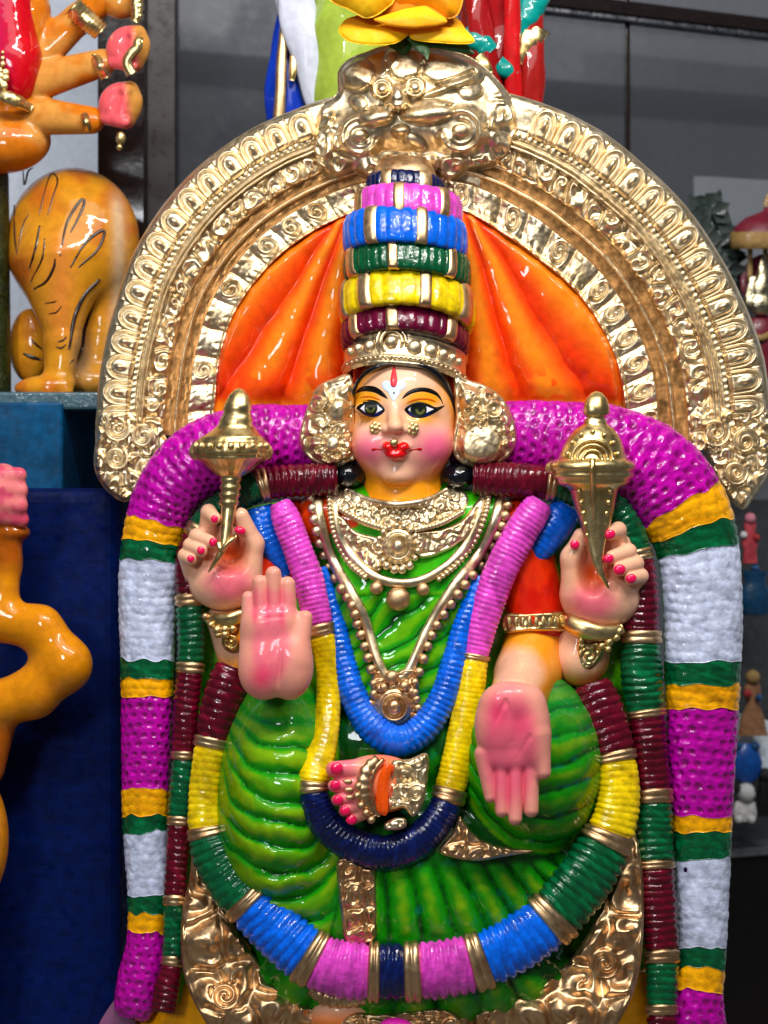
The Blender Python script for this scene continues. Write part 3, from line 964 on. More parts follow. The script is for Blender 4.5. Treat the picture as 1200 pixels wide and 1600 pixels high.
def gold_leaf(name, poly, base, hgt, cell, seed, mat=GOLD, step=1.6, back=None, parent=None, sp=()):
    poly = spline(poly, 8, True)
    def front(u, v, e):
        b = base(u, v) if callable(base) else base
        g = scroll(u, v, cell, seed)
        for (cu, cv, R, sg) in sp:
            r = np.hypot(u - cu, v - cv); ph = np.arctan2(v - cv, u - cu)
            w = sst(R * 1.1, R * .9, r)
            g = g * (1 - w) + w * (.4 + .6 * (.5 + .5 * np.cos(2 * np.pi * r / (R * .6) + sg * ph)))
        rim = np.exp(-((e - 3.2) / 2.2) ** 2) * 3.5
        return b + 3 * sst(0, 5, e) + hgt * g * sst(2, 9, e) + rim + .6 * (fbm(u / 6, v / 6, seed) - .5) + 4.0 * (fbm(u / 20, v / 20, seed + 2) - .5)
    bk = (lambda u, v: (base(u, v) if callable(base) else base) - 30) if back is None else back
    return plate(name, poly, front, bk, step, mat, parent or ST)
gold_leaf("sari_end", [(612, 1190), (640, 1186), (668, 1178), (668, 1222), (662, 1252), (646, 1276), (630, 1262), (606, 1262), (608, 1222)], 196, 9, 26, 41, sp=[(652, 1192, 12, 1), (650, 1240, 15, -1)])
gold_leaf("sari_end", [(600, 1288), (618, 1278), (634, 1280), (632, 1294), (606, 1297)], 196, 5, 20, 42)

# ---------------------------------------------------------------- head
HC = 631
f = Field((530, 545, -20), (735, 790, 160), 1.7)
f.add(f.ell((HC, 655, 28), (82, 124, 86)))
f.add(f.ell((626, 692, 42), (70, 68, 70)), 16)
f.add(f.ell((580, 694, 72), (30, 32, 34)), 18).add(f.ell((676, 694, 72), (30, 32, 32)), 18)
f.add(f.ell((621, 742, 86), (24, 18, 22)), 16)
f.add(f.cap((614, 628, 100), (617, 664, 122), 7, 10.5), 12)
f.add(f.ell((618, 667, 124), (11, 9, 11)), 5)
f.add(f.ell((604, 671, 112), (8, 7, 9)), 5).add(f.ell((632, 671, 112), (8, 7, 9)), 5)
f.sub(f.ell((577, 641, 119), (24, 13, 12)), 12).sub(f.ell((657, 642, 118), (26, 13, 12)), 12)
f.add(f.ell((577, 639, 92), (23, 13, 14)), 5).add(f.ell((659, 641, 90), (26, 13, 14)), 5)
f.sub(f.ell((587, 702, 121), (9, 5, 8)), 6).sub(f.ell((652, 703, 121), (9, 5, 8)), 6)
f.add(f.ell((609, 698, 112), (13, 9, 9)), 4).add(f.ell((630, 698, 112), (13, 9, 9)), 4).add(f.ell((619, 710, 111), (17, 10, 10)), 4)
f.add(f.cap((630, 700, 10), (630, 792, 26), 60, 66), 6)
P, F = f.mesh(); u, v, z = P.T
SK = lin(240, 184, 150)
n = fbm(u / 16, v / 16, 2)
org_ = lin(238, 152, 20)
rad = np.hypot((u - 628) / 83, (v - 660) / np.where(v < 660, 104, 102))
c = mixc(SK, org_, sst(.80, 1.0, rad + .04 * (n - .5)) * .95)
def blob(cu, cv, ru, rv): return np.exp(-((u - cu) / ru) ** 2 - ((v - cv) / rv) ** 2)
c = mixc(c, lin(240, 108, 140), np.clip(1.1 * blob(576, 702, 30, 26), 0, 1) * .95)
c = mixc(c, lin(240, 96, 138), np.clip(1.15 * blob(682, 700, 34, 32), 0, 1) * .95)
c = mixc(c, lin(240, 158, 22), np.clip(1.8 * blob(572, 623, 21, 13) + 1.8 * blob(662, 624, 26, 13) + 1.0 * blob(660, 654, 26, 9) + 1.0 * blob(575, 653, 25, 9), 0, 1))
c = mixc(c, lin(238, 150, 16), sst(746, 764, v + 0.0035 * (u - 624) ** 2) * 1.0)
c = mixc(c, lin(240, 166, 120), np.clip(blob(615, 672, 18, 8), 0, 1) * .35)
face = mk("face", P, F, SKIN, ST, c); FACE = reg(P, F)
# soft depth of the face for things painted on it
_fu = np.arange(540, 722, 3.0); _fv = np.arange(556, 790, 3.0)
_FD = np.array([depth(_fu, np.full(_fu.shape, b), [FACE], 0.0) for b in _fv])
def fdep(u, v):
    x = np.clip((np.asarray(u) - 540) / 3, 0, len(_fu) - 1.001); y = np.clip((np.asarray(v) - 556) / 3, 0, len(_fv) - 1.001)
    i = x.astype(int); j = y.astype(int); fx = x - i; fy = y - j
    return (_FD[j, i] * (1 - fx) + _FD[j, i + 1] * fx) * (1 - fy) + (_FD[j + 1, i] * (1 - fx) + _FD[j + 1, i + 1] * fx) * fy
def decal(name, poly, col, th=1.0, step=.9, n=8, mat=FLAT, dome=0, label=None):
    poly = spline(poly, n, True)
    cc = col if callable(col) else np.asarray(col, float)
    return plate(name, poly, lambda u, v, e: fdep(u, v) + th * sst(0, 1.6, e) + .25 + dome * sst(0, 8, e), lambda u, v: fdep(u, v) - 3, step, mat, face,
                 cc if callable(cc) else (lambda u, v, e: np.tile(cc, (len(u), 1))), label=label)
BLK = lin(10, 10, 12)
decal("eyebrow", [(552, 630), (552, 619), (557, 610), (568, 603.5), (584, 603.5), (597, 611), (606, 623), (597, 619.5), (585, 613.5), (570, 611.5), (559, 614), (554.5, 621)], BLK)
decal("eyebrow", [(628, 623.5), (636, 612.5), (651, 606), (668, 606), (681, 611.5), (689, 621), (692.5, 633), (687.5, 624), (678, 616.5), (661, 612), (645, 614.5), (636, 619)], BLK)
decal("eyelid_crease", [(561, 622), (570, 619), (580, 619), (590, 622.5), (595, 626), (588, 624), (579, 621.2), (570, 621.2)], lin(206, 84, 8), .5)
decal("eyelid_crease", [(634, 631), (646, 624), (660, 622), (674, 623.5), (682, 629), (672, 626), (660, 624.4), (647, 626.5)], lin(206, 84, 8), .5)
def pin(u, v, poly):
    return polysd(np.stack([u, v], 1), np.asarray(poly, float))[0]
def eyecol(wl, wr, ic, ir, olc, navy, hl):
    def f(u, v, e):
        c = np.tile(BLK, (len(u), 1))
        c = mixc(c, lin(16, 28, 96), sst(navy - 2, navy + 2, v))
        for w_ in (wl, wr):
            if w_ is not None: c = mixc(c, lin(236, 232, 246), sst(-.4, .7, pin(u, v, w_)))
        r = np.hypot((u - ic[0]) / ir[0], (v - ic[1]) / ir[1])
        c = mixc(c, lin(20, 26, 24), sst(1.06, .94, r))
        r2 = np.hypot(u - olc[0], (v - olc[1]) * .9)
        ring = sst(3.2, 4.4, r2) * sst(8.0, 7.0, r2) * sst(olc[1] - 1.5, olc[1] + 1.5, v)
        c = mixc(c, lin(92, 98, 46), ring)
        for (a, b, r0) in hl:
            c = mixc(c, lin(226, 236, 246), sst(r0 + .5, r0 - .5, np.hypot(u - a, v - b)))
        return c
    return f
EYE = paint("wet_eye_enamel", rough=.3, coat=.1, spec=.1, bump=0, var=.02)
decal("eye", [(551.5, 634), (560, 632), (568, 626.4), (578, 624.2), (590, 627.4), (601, 638.8), (597, 646.5), (586.5, 651.5), (572, 650), (561, 642)],
      eyecol([(562.5, 638.3), (570.5, 631.5), (571.5, 645)], [(588.5, 632), (598, 639.8), (587, 646)], (579.5, 637), (10.5, 12), (579, 637), 645.5, []), 1.2, .55, mat=EYE, dome=.5)
decal("eye", [(632, 639.5), (641.5, 631.6), (655, 628), (669, 631), (681, 636), (695, 633.5), (685, 642), (673, 648.5), (660, 653), (647, 652.5), (638.5, 648)],
      eyecol([(637.5, 639.8), (642, 635.5), (642.5, 645)], [(665.5, 634.8), (678, 639.4), (663.5, 646.5)], (654, 640), (13, 13), (656.5, 639.5), 645.5, []), 1.2, .55, mat=EYE, dome=.5)
RED = lin(222, 10, 10)
LIP = paint("lip_enamel", rough=.12, coat=.6, bump=0, color=(224, 10, 10), var=.06)
decal("lips", [(597, 700), (598, 693), (604, 689.5), (611, 693), (617.5, 702), (622, 694), (631, 690), (638, 693.5), (640.5, 702), (633, 714.5), (620, 721), (606, 716.5), (600, 708)], RED, 3.2, 1.0, mat=LIP, dome=2)
decal("mouth_corner", [(580, 702.5), (583, 699.8), (588, 700.5), (598, 702), (598, 703.4), (588, 703), (583, 704.6)], lin(190, 14, 20), .7, .8)
decal("mouth_corner", [(640, 703), (650, 701), (656, 699.4), (660, 701.4), (657, 704.2), (650, 703), (640, 704.6)], lin(190, 14, 20), .7, .8)
decal("forehead_mark", [(597, 604), (598, 597), (604, 594.5), (611, 597), (616, 600), (621, 595.5), (629, 594), (634, 599), (632, 606.5), (625, 611.5), (624, 616), (619, 623), (614.5, 626.5), (610, 620), (606, 613), (602, 610)],
      lin(204, 220, 248), .8, .9)
decal("forehead_drop", [(616, 567), (619.5, 584), (621, 598), (618, 604.5), (613, 605), (609.6, 600), (611, 586), (614, 574)], lin(222, 48, 62), 2.6, .9, mat=EYE)
decal("forehead_dot", [(615.5, 611.4), (618, 614), (615.5, 616.8), (613, 614)], BLK, 1.6, .7)
for (cu, cv) in ((587, 669), (645, 670)):
    dd_ = float(fdep(np.array([cu]), np.array([cv]))[0])
    for k in range(6):
        a = k * math.pi / 3 + .3
        bead("nose_stud", cu + 6 * math.cos(a), cv + 6.5 * math.sin(a), dd_ + 2.5, 4.6, GOLDB, face, .6)
    bead("nose_stud", cu, cv, dd_ + 4, 5.5, GOLDB, face, .8)
bead("nose_ring", 615.5, 692, float(fdep(np.array([615.5]), np.array([690.0]))[0]) + 7, 7.2, GOLDB, face, .9)

HAIR = paint("black_hair_enamel", rough=.12, coat=.6, bump=.0004, bscale=160, color=(10, 14, 22), var=.2)
f = Field((520, 530, -90), (745, 800, 80), 3)
f.add(f.ell((632, 660, -4), (82, 112, 60)))
f.add(f.ell((545, 742, 46), (25, 20, 24)), 8).add(f.ell((717, 744, 46), (27, 20, 24)), 8)
P, F = f.mesh(); P[:, 2] += 2.0 * (fbm(P[:, 0] / 7, P[:, 1] / 9, 2) - .5)
mk("hair", P, F, HAIR, ST)
# thin painted hairline under the crown
tube("hairline", [(549, 640, 52, 2), (553, 612, 66, 3), (564, 590, 80, 3.2), (584, 575, 92, 3.6), (608, 569, 97, 1.2), (640, 568, 98, 1.2), (664, 573, 96, 4), (688, 590, 82, 5.5), (703, 615, 64, 4), (711, 650, 44, 3.4)], HAIR, face, thick=1.0, nphi=10)

# ---------------------------------------------------------------- crown
def ring_pt(uc, vc, dc, hw, hh, tilt, roll, phi, psi_x, psi_y):
    """phi round the axis, psi_x outward bulge in units, psi_y vertical offset"""
    r = hw + psi_x
    X = r * np.cos(phi); Z = r * .86 * np.sin(phi)
    v = vc + psi_y * math.cos(tilt) - Z * math.sin(tilt) + X * roll
    d = dc + Z * math.cos(tilt) + psi_y * math.sin(tilt)
    return np.stack([uc + X, v, d], -1)
crown = None
def crown_band(uc, vc, dc, hw, hh, tilt, roll, color, nfl, clasps, bulge=13):
    global crown
    n, m = 240, 22
    phi = np.linspace(0, 2 * np.pi, n, endpoint=False); psi = np.linspace(-1.75, 1.75, m)
    PH, PS = np.meshgrid(phi, psi, indexing='ij')
    fl = np.abs(np.cos(PH * nfl / 2 + .6 * fbm(PH * 5, PS * 0, nfl))) ** .5
    b = bulge * np.sign(np.cos(PS)) * np.abs(np.cos(PS)) ** .7 + 3.4 * (fl - .6) * np.clip(np.cos(PS) + .3, 0, 1) + 1.5 * (fbm(PH * 9, PS * 2, nfl + 1) - .5)
    hh2 = hh * np.sign(np.sin(PS)) * np.abs(np.sin(PS)) ** .8 * (1 + .05 * (fl - .6))
    P = ring_pt(uc, vc, dc, hw - bulge, hh, tilt, roll, PH, b, hh2)
    o = mk("crown_band", P.reshape(-1, 3), grid_faces(n, m, wrap_n=True), GARL, crown, color)
    for (cu, half) in clasps:
        x = np.clip((cu - uc) / hw, -.985, .985); pc = math.acos(x); dp = half / hw / max(.35, math.sin(pc))
        nn, mm = 12, 16
        ph2 = pc + np.linspace(-dp, dp, nn); ps2 = np.linspace(-1.5, 1.45, mm)
        A, B = np.meshgrid(ph2, ps2, indexing='ij')
        q = (A - pc) / dp
        b = bulge * np.abs(np.cos(B)) ** .7 + (4.5 * (1 - np.abs(q) ** 4) - 2.0) * (1 + .0 * B) - 3.2 * sst(1.15, 1.5, np.abs(B))
        P = ring_pt(uc, vc, dc, hw - bulge, hh, tilt, roll, A, b + 1.2, hh * np.sign(np.sin(B)) * np.abs(np.sin(B)) ** .8 * 1.06)
        mk("crown_clasp", P.reshape(-1, 3), grid_faces(nn, mm), GOLDD, crown)
R_ = .055
T = lambda raise_, hw: math.asin(raise_ / (hw * .86))
# core of the crown
crown = lathe("crown", [(632, 242, 4, -6), (632, 246, 34, -6), (632, 262, 46, -2), (632, 300, 58, 2), (633, 345, 82, 4), (634, 420, 86, 8), (634, 480, 90, 12), (634, 545, 84, 16), (634, 570, 70, 20)],
              GOLDD, ST, zs=.8)
crown_band(633, 293, 0, 60, 16, T(15, 60), R_, NAVY, 26, [(603, 9), (666, 11)], 10)
crown_band(638, 329, 6, 84, 25, T(22, 84), R_, PINK, 26, [(623, 10), (696, 8), (560, 6)], 13)
crown_band(633, 373, 10, 97, 30, T(26, 97), R_, BLUE, 28, [(577, 10), (660, 10)], 13)
crown_band(636, 424, 12, 99, 27, T(32, 99), R_, GRN, 44, [(613, 9), (546, 7), (708, 7)], 12)
crown_band(636, 482, 14, 106, 32, T(40, 106), R_, YEL, 24, [(567, 10), (666, 10), (733, 8), (533, 5)], 14)
crown_band(633, 528, 18, 100, 25, T(40, 100), R_, CROWNM, 34, [(612, 11), (551, 7), (708, 8)], 12)
# jewelled headband
def tiara():
    uc, vc, dc, hw, tilt, roll = 633, 569, 14, 92, T(28, 92), .10
    n, m = 300, 40
    phi = np.linspace(-.55, math.pi + .55, n); y = np.linspace(-1, 1, m)
    A, Y = np.meshgrid(phi, y, indexing='ij')
    hh = 33 + 5 * np.exp(-((A - 1.80) / .16) ** 2) * (Y < 0) - 2 * np.abs(np.cos(A))
    b = 3 * (1 - Y ** 4) + 5 * np.exp(-((Y + .78) / .09) ** 2) + 4 * np.exp(-((Y + .55) / .06) ** 2) + 6 * np.exp(-((Y - .62) / .08) ** 2) + 4 * np.exp(-((Y - .86) / .08) ** 2) - 3 * np.exp(-((Y - .74) / .05) ** 2)
    b = b + 1.6 * np.cos(A * 70) * np.exp(-((Y + .92) / .08) ** 2) + 2.0 * (fbm(A * 16, Y * 3, 4) - .5)
    P = ring_pt(uc, vc, dc, hw, 0, tilt, roll, A, b, Y * hh)
    o = mk("jewelled_headband", P.reshape(-1, 3), grid_faces(n, m), GOLD, ST)
    def pos(cu, y, out):
        x = np.clip((cu - uc) / hw, -.99, .99); a = np.array([math.acos(x)])
        return ring_pt(uc, vc, dc, hw, 0, tilt, roll, a, np.array([out]), np.array([y * 30]))[0]
    for cu, r in ((580, 11), (563, 9), (551, 7.5), (647, 13), (671, 12), (690, 9.5), (704, 8), (714, 6.5)):
        p = pos(cu, .06, 3); bead("headband_bead", *p, r, GOLD, o, .8)
    for k in range(26):
        p = pos(548 + k * 6.9, .74, 6); bead("headband_bead", *p, 2.6, GOLD, o)
    p = pos(613, -.12, 6)
    bead("headband_jewel", *p, 11, GOLD, o, .9)
    for R, w in ((17, 3.0), (23, 2.6)):
        a = np.linspace(0, 2 * np.pi, 25)
        pts = np.stack([p[0] + R * np.cos(a), p[1] + R * 1.08 * np.sin(a), p[2] + 1 - .012 * R * R * np.abs(np.sin(a)), 0 * a + w], 1)
        tube("jewel_ring", pts, GOLD, o, thick=1.3, nphi=8)
tiara()

# ---------------------------------------------------------------- earrings
def earring(poly, cs, base, seed, lobes):
    poly = spline(poly, 8, True)
    def front(u, v, e):
        b = base(u, v)
        d = b + 12 * sst(0, 20, e)
        g = np.zeros_like(u) - 1
        for (cu, cv, R, kind) in lobes:
            r = np.hypot(u - cu, v - cv); w = r < R
            if kind == 'ring': h = 10 * np.exp(-((r - R * .78) / (R * .13)) ** 2) + 4 + 9 * np.sqrt(np.clip(1 - (r / (R * .42)) ** 2, 0, 1))
            elif kind == 'ball': h = 3 + 12 * np.sqrt(np.clip(1 - (r / R) ** 2, 0, 1))
            else:
                ph = np.arctan2(v - cv, u - cu)
                h = 6 + 6 * np.cos(8 * ph) * sst(R * .3, R * .9, r) + 8 * np.sqrt(np.clip(1 - (r / (R * .45)) ** 2, 0, 1)) - 4 * np.exp(-((r - R * .52) / 3) ** 2)
            g = np.where(w, np.maximum(g, h), g)
        g = np.where(g < -.5, 11 * scroll(u, v, 40, seed), g)
        rim = 4 * np.exp(-((e - 3) / 2.4) ** 2)
        return d + g * sst(2, 9, e) + rim + 3.4 * (fbm(u / 13, v / 13, seed) - .5)
    return plate("earring", poly, front, lambda u, v: base(u, v) - 30, 1.4, GOLD, ST, closed=True)
earring([(549, 588), (520, 592), (496, 604), (482, 632), (470, 668), (468, 695), (482, 716), (505, 729), (522, 731), (545, 722), (556, 710), (553, 650)], None,
        lambda u, v: 50 + .16 * (u - 470), 51, [(495, 631, 15, 'ring'), (519, 693, 29, 'flower'), (528, 642, 20, 'ball'), (538, 712, 8, 'ball'), (527, 720, 7, 'ball'), (545, 698, 7, 'ball')])
earring([(709, 582), (728, 592), (760, 603), (784, 620), (796, 640), (806, 668), (806, 692), (792, 716), (764, 731), (738, 730), (712, 716), (706, 690), (712, 650)], None,
        lambda u, v: 60 - .10 * (u - 710), 52, [(772, 640, 15, 'ring'), (752, 698, 34, 'ball'), (788, 672, 7, 'ball'), (794, 694, 7, 'ball'), (784, 656, 6, 'ball'), (730, 625, 13, 'ball'), (738, 655, 20, 'flower')])
# ---------------------------------------------------------------- garlands
def ribs(lam, amp, seed=0, var=.5):
    def f(s, p, hw):
        ss = s + 3.4 * (vn(s / 22, p * 0, seed) - .5) + 3.6 * (vn(np.cos(p) * 1.6 + 5, np.sin(p) * 1.6 + s / 45, seed + 2) - .5)
        a = amp * (.45 + 1.1 * vn(s / 26, np.cos(p) * 1.2, seed + 5))
        return 1 + a * (np.abs(np.sin(np.pi * ss / lam)) ** .7 - .55) * (.75 + var * vn(s / lam, 0 * p, seed + 1)) + .05 * (vn(np.cos(p) * 2.4 + s / 20, np.sin(p) * 2.4, seed) - .5) + .018 * (vn(np.cos(p) * 6 + s / 5, np.sin(p) * 6, seed + 8) - .5)
    return f
def knobs(lam, amp, seed=0, pits=False):
    def f(s, p, hw):
        x = (p + np.pi / 2) * np.mean(hw) / (lam * 1.12); y = s / lam + .12 * np.sin(x * 1.1)
        gx = np.floor(x); gy = np.floor(y)
        F1 = np.full(s.shape, 9.0)
        for i in (-1, 0, 1):
            for j in (-1, 0, 1):
                cx = gx + i; cy = gy + j
                a = (cx.astype(int) * 3 + seed * 13) % 256; b = (cy.astype(int) * 5 + seed * 7) % 256
                q = np.hypot(x - cx - .5 - .2 * (_T[a, b] - .5) - .5 * (cy.astype(int) % 2), y - cy - .5 - .2 * (_T[b, a] - .5))
                F1 = np.minimum(F1, q / (.82 + .36 * _T[(a + 9) % 256, (b + 4) % 256]))
        if pits == 2: return sst(.40, .22, F1)
        if pits: k = .62 - 1.1 * sst(.36, .12, F1) + .25 * np.exp(-((F1 - .42) / .07) ** 2)
        else: k = np.sqrt(np.clip(1 - (F1 / .66) ** 2, 0, 1)) * 1.15
        return 1 + amp * (k - .5) + .025 * (vn(np.cos(p) * 4 + s / 12, np.sin(p) * 4 + s / 23, seed + 3) - .5) + .03 * (vn(np.cos(p) * 2 + s / 40, np.sin(p) * 2, seed + 4) - .5)
    return f
COLS = dict(M=MAG, m=MARO, g=GRN, y=YEL, a=AMB, w=WHT, n=NAVY, b=BLUE, p=PINK)
ALT = dict(M=lin(214, 20, 190), m=lin(122, 6, 40), g=lin(0, 116, 66), y=lin(218, 168, 0), a=lin(222, 138, 0), w=lin(176, 184, 214), n=lin(14, 38, 110), b=lin(0, 74, 190), p=lin(196, 44, 172))
def mott(kind, seed):
    # hand brushed enamel : streaks of a thinner coat and a few darker dabs
    def f(s, p):
        t = sst(.5, .8, fbm(s / 9 + 2 * np.cos(p), np.sin(p) * 3 + s / 40, seed, 3))
        c = mixc(COLS[kind], ALT[kind], t * .7)
        return c * (.8 + .3 * sst(.2, .5, fbm(s / 22 + np.cos(p), np.sin(p) * 2, seed + 4)))[..., None]
    return f
def garland(path, bounds, kinds, thick=.8, lam=9, amp=.16, style='ribs', lay=None, nphi=28, jag=None, ds=1.6, core=.9, label=None, seed=0, core_mat=None):
    path = np.asarray(path, float)
    Q, L = tube_pts(path)
    if lay is not None:                       # rest the garland on what lies under it
        sel, off, k = lay
        z = depth(Q[:, 0], Q[:, 1], sel, -1e6)
        z = np.where(z < -1e5, Q[:, 2], np.maximum(z + off * Q[:, 3], Q[:, 2]))
        Q = Q.copy(); Q[:, 2] = smooth1(smooth1(z, k), k)
    sb = []
    for b in bounds:
        sb.append(L[np.argmin(np.hypot(Q[:, 0] - b[0], Q[:, 1] - b[1]))])
    # the core carries the gold rings
    def coreprof(s, p, hw):
        r = np.full(s.shape, core)
        for k, kind in enumerate(kinds):
            if kind == '.':
                q = (s - sb[k]) / max(sb[k + 1] - sb[k], 1)
                w = sst(-.12, .04, q) * (1 - sst(.96, 1.12, q))
                r = np.maximum(r, w * (1.02 + .10 * np.abs(np.sin(np.pi * np.clip(q, 0, 1) * 2)) ** .6) + .02 * (vn(np.cos(p) * 3, np.sin(p) * 3 + s / 8, 3) - .5))
        return r
    KM = {}
    g = tube("garland", (Q, L), core_mat or GOLDD, ST, thick=thick, prof=coreprof, nphi=24, ds=1.5, s0=max(sb[0], 0) + 2, s1=sb[-1] - 2, label=label)
    for k, kind in enumerate(kinds):
        if kind == '.': continue
        def pf(s, p, hw, kind=kind, k=k):
            KM[k] = hw
            if style == 'ribs': base = ribs(lam * (.75 if kind == 'y' and lam > 12 else 1), amp * (.55 if kind == 'y' else 1), seed + k)(s, p, hw)
            else: base = knobs(lam if kind != 'M' else lam * 1.15, amp * dict(M=1.2, w=.75).get(kind, 1), seed + k, pits=(kind == 'M'))(s, p, hw)
            a, b = sb[k], sb[k + 1]
            e = np.minimum(s - a, b - s)
            if style == 'ribs': return base * (.90 + .10 * sst(-1, 5, e)) * (1 - .25 * sst(3, -3, s - sb[0]) * 1) 
            return base
        def cf(ss, pp, k=k):
            hwv = np.interp(ss, L, Q[:, 3])
            return mixc(MAG, lin(96, 0, 40), knobs(lam * 1.15, amp, seed + k, 2)(ss, pp, KM[k] if k in KM else hwv) * .55 * sst(.25, .7, vn(ss / 14, pp * 3, 6)))
        tube("garland_section", (Q, L), GARL, g, thick=thick, prof=pf, nphi=nphi, ds=ds, s0=sb[k], s1=sb[k + 1], col=cf if (kind == 'M' and style == 'knobs') else mott(kind, seed + k), jag=jag)
    return g

# broad outer garlands (they hang from behind the shoulders)
garland([(560, 690, 2, 52), (470, 686, 8, 52), (390, 690, 14, 55), (320, 715, 16, 58), (268, 762, 14, 52), (240, 830, 12, 46), (231, 920, 12, 45), (230, 1040, 12, 41),
         (228, 1180, 12, 38), (227, 1300, 10, 34), (231, 1400, 8, 31), (228, 1470, 8, 30), (218, 1530, 8, 34), (208, 1578, 6, 30), (204, 1592, 4, 20)],
        [(560, 690), (244, 815), (238, 845), (234, 878), (230, 1030), (230, 1062), (229, 1092), (228, 1231), (227, 1274), (227, 1303), (231, 1401), (231, 1428), (229, 1458), (204, 1592)],
        'MagwgaMagwgaM', style='knobs', lam=13, amp=.075, thick=.72, nphi=72, jag=5, ds=1.8, seed=20, core_mat=GARL and GOLDD,
        label="broad knobbly garland hanging on the left in magenta, amber, green and white")
garland([(700, 690, 2, 52), (790, 682, 8, 54), (880, 688, 12, 60), (960, 704, 16, 68), (1030, 745, 16, 72), (1074, 806, 14, 68), (1092, 870, 12, 63), (1098, 950, 12, 61), (1098, 1060, 12, 58),
         (1096, 1190, 12, 53), (1097, 1300, 10, 46), (1098, 1420, 8, 40), (1096, 1510, 8, 37), (1090, 1560, 8, 40), (1092, 1640, 6, 48)],
        [(700, 690), (1064, 790), (1082, 826), (1091, 862), (1098, 1034), (1098, 1070), (1097, 1102), (1096, 1274), (1097, 1304), (1097, 1344), (1098, 1482), (1097, 1513), (1094, 1548), (1092, 1640)],
        'MagwgaMagwgaM', style='knobs', lam=15.5, amp=.06, thick=.66, nphi=84, jag=6, ds=1.9, seed=40,
        label="broad knobbly garland hanging on the right in magenta, amber, green and white")
# slim ribbed garlands inside them
garland([(548, 748, 56, 24), (500, 749, 60, 25), (455, 751, 60, 25), (414, 757, 52, 25), (378, 772, 48, 24), (342, 798, 46, 22), (314, 824, 44, 20), (297, 862, 42, 20), (293, 900, 42, 20),
         (297, 960, 42, 21), (298, 1030, 42, 21), (291, 1110, 42, 20), (286, 1200, 42, 19), (279, 1290, 42, 18), (273, 1400, 42, 17), (269, 1500, 42, 16), (260, 1545, 42, 20), (255, 1582, 40, 20)],
        [(526, 748), (420, 755), (404, 761), (314, 824), (304, 840), (294, 930), (296, 946), (297, 1036), (296, 1054), (287, 1172), (286, 1186), (280, 1278), (279, 1291), (273, 1400), (273, 1412), (269, 1497), (268, 1509), (255, 1582)],
        'm.g.m.g.m.g.m.g.m', lam=11, amp=.14, thick=.85, seed=3, label="slim ribbed garland in maroon and dark green down the left side")
garland([(700, 746, 52, 24), (760, 748, 58, 26), (815, 750, 58, 27), (866, 756, 50, 26), (906, 768, 44, 26), (950, 792, 40, 27), (980, 826, 40, 25), (994, 866, 40, 24), (1002, 920, 42, 27),
         (1002, 985, 42, 29), (1003, 1060, 42, 32), (1012, 1140, 42, 28), (1022, 1240, 42, 27), (1024, 1345, 42, 28), (1030, 1430, 42, 28), (1034, 1500, 42, 26), (1034, 1570, 42, 24), (1036, 1650, 40, 24)],
        [(737, 747), (856, 754), (872, 758), (992, 860), (996, 876), (1002, 986), (1002, 1008), (1008, 1110), (1010, 1124), (1021, 1234), (1022, 1252), (1024, 1342), (1025, 1360), (1033, 1486), (1034, 1504), (1034, 1572), (1035, 1586), (1036, 1650)],
        'm.g.m.g.m.g.m.g.m', lam=11.5, amp=.11, thick=.8, seed=33, label="slim ribbed garland in maroon and dark green down the right side")

# blue shoulder pieces
tube("shoulder_garland", [(402, 792, 42, 24), (412, 830, 50, 26), (432, 868, 52, 18), (446, 900, 50, 8)], GARL, ST, thick=.8, prof=ribs(10, .07, 4), col=BLUE, ds=2)
tube("shoulder_garland", [(888, 790, 40, 22), (872, 815, 46, 28), (848, 850, 46, 24), (826, 886, 46, 10)], GARL, ST, thick=.8, prof=ribs(10, .07, 5), col=BLUE, ds=2)

# blue inner chain of flowers, then the long pink / yellow / navy garland over it
garland([(500, 886, 58, 10), (511, 925, 60, 14), (522, 965, 60, 17), (535, 1030, 60, 20), (553, 1090, 70, 22), (582, 1137, 80, 24), (622, 1158, 84, 25), (660, 1140, 80, 24), (690, 1095, 70, 22), (708, 1040, 60, 20), (722, 985, 60, 17), (736, 945, 58, 16), (752, 900, 56, 12)],
        [(500, 886), (752, 900)], 'b', lay=(BODY, .55, 12), lam=9, amp=.10, thick=.9, seed=7, label="bright blue ribbed garland hung in a U on the chest")
garland([(436, 784, 70, 16), (446, 808, 76, 22), (462, 850, 82, 23), (480, 900, 86, 24), (493, 955, 86, 24), (500, 985, 84, 22), (510, 1030, 84, 19), (513, 1090, 88, 19), (507, 1150, 100, 22), (494, 1200, 120, 25), (490, 1236, 130, 23),
         (500, 1272, 150, 25), (524, 1302, 160, 27), (562, 1325, 168, 28), (605, 1333, 170, 28), (648, 1317, 165, 28), (680, 1287, 155, 26), (696, 1258, 145, 25), (705, 1228, 130, 25), (720, 1160, 110, 24), (734, 1085, 96, 23), (742, 1026, 90, 22),
         (756, 965, 84, 25), (782, 893, 80, 26), (815, 830, 76, 26), (838, 795, 70, 24), (846, 782, 66, 17)],
        [(436, 784), (498, 976), (503, 994), (491, 1222), (489, 1240), (700, 1252), (706, 1232), (740, 1032), (743, 1020), (846, 782)],
        'p.y.n.y.p', lay=(BODY, .5, 14), lam=8.2, amp=.07, thick=.85, seed=11, label="long garland of pink, yellow and navy flowers falling from the shoulders to the foot")
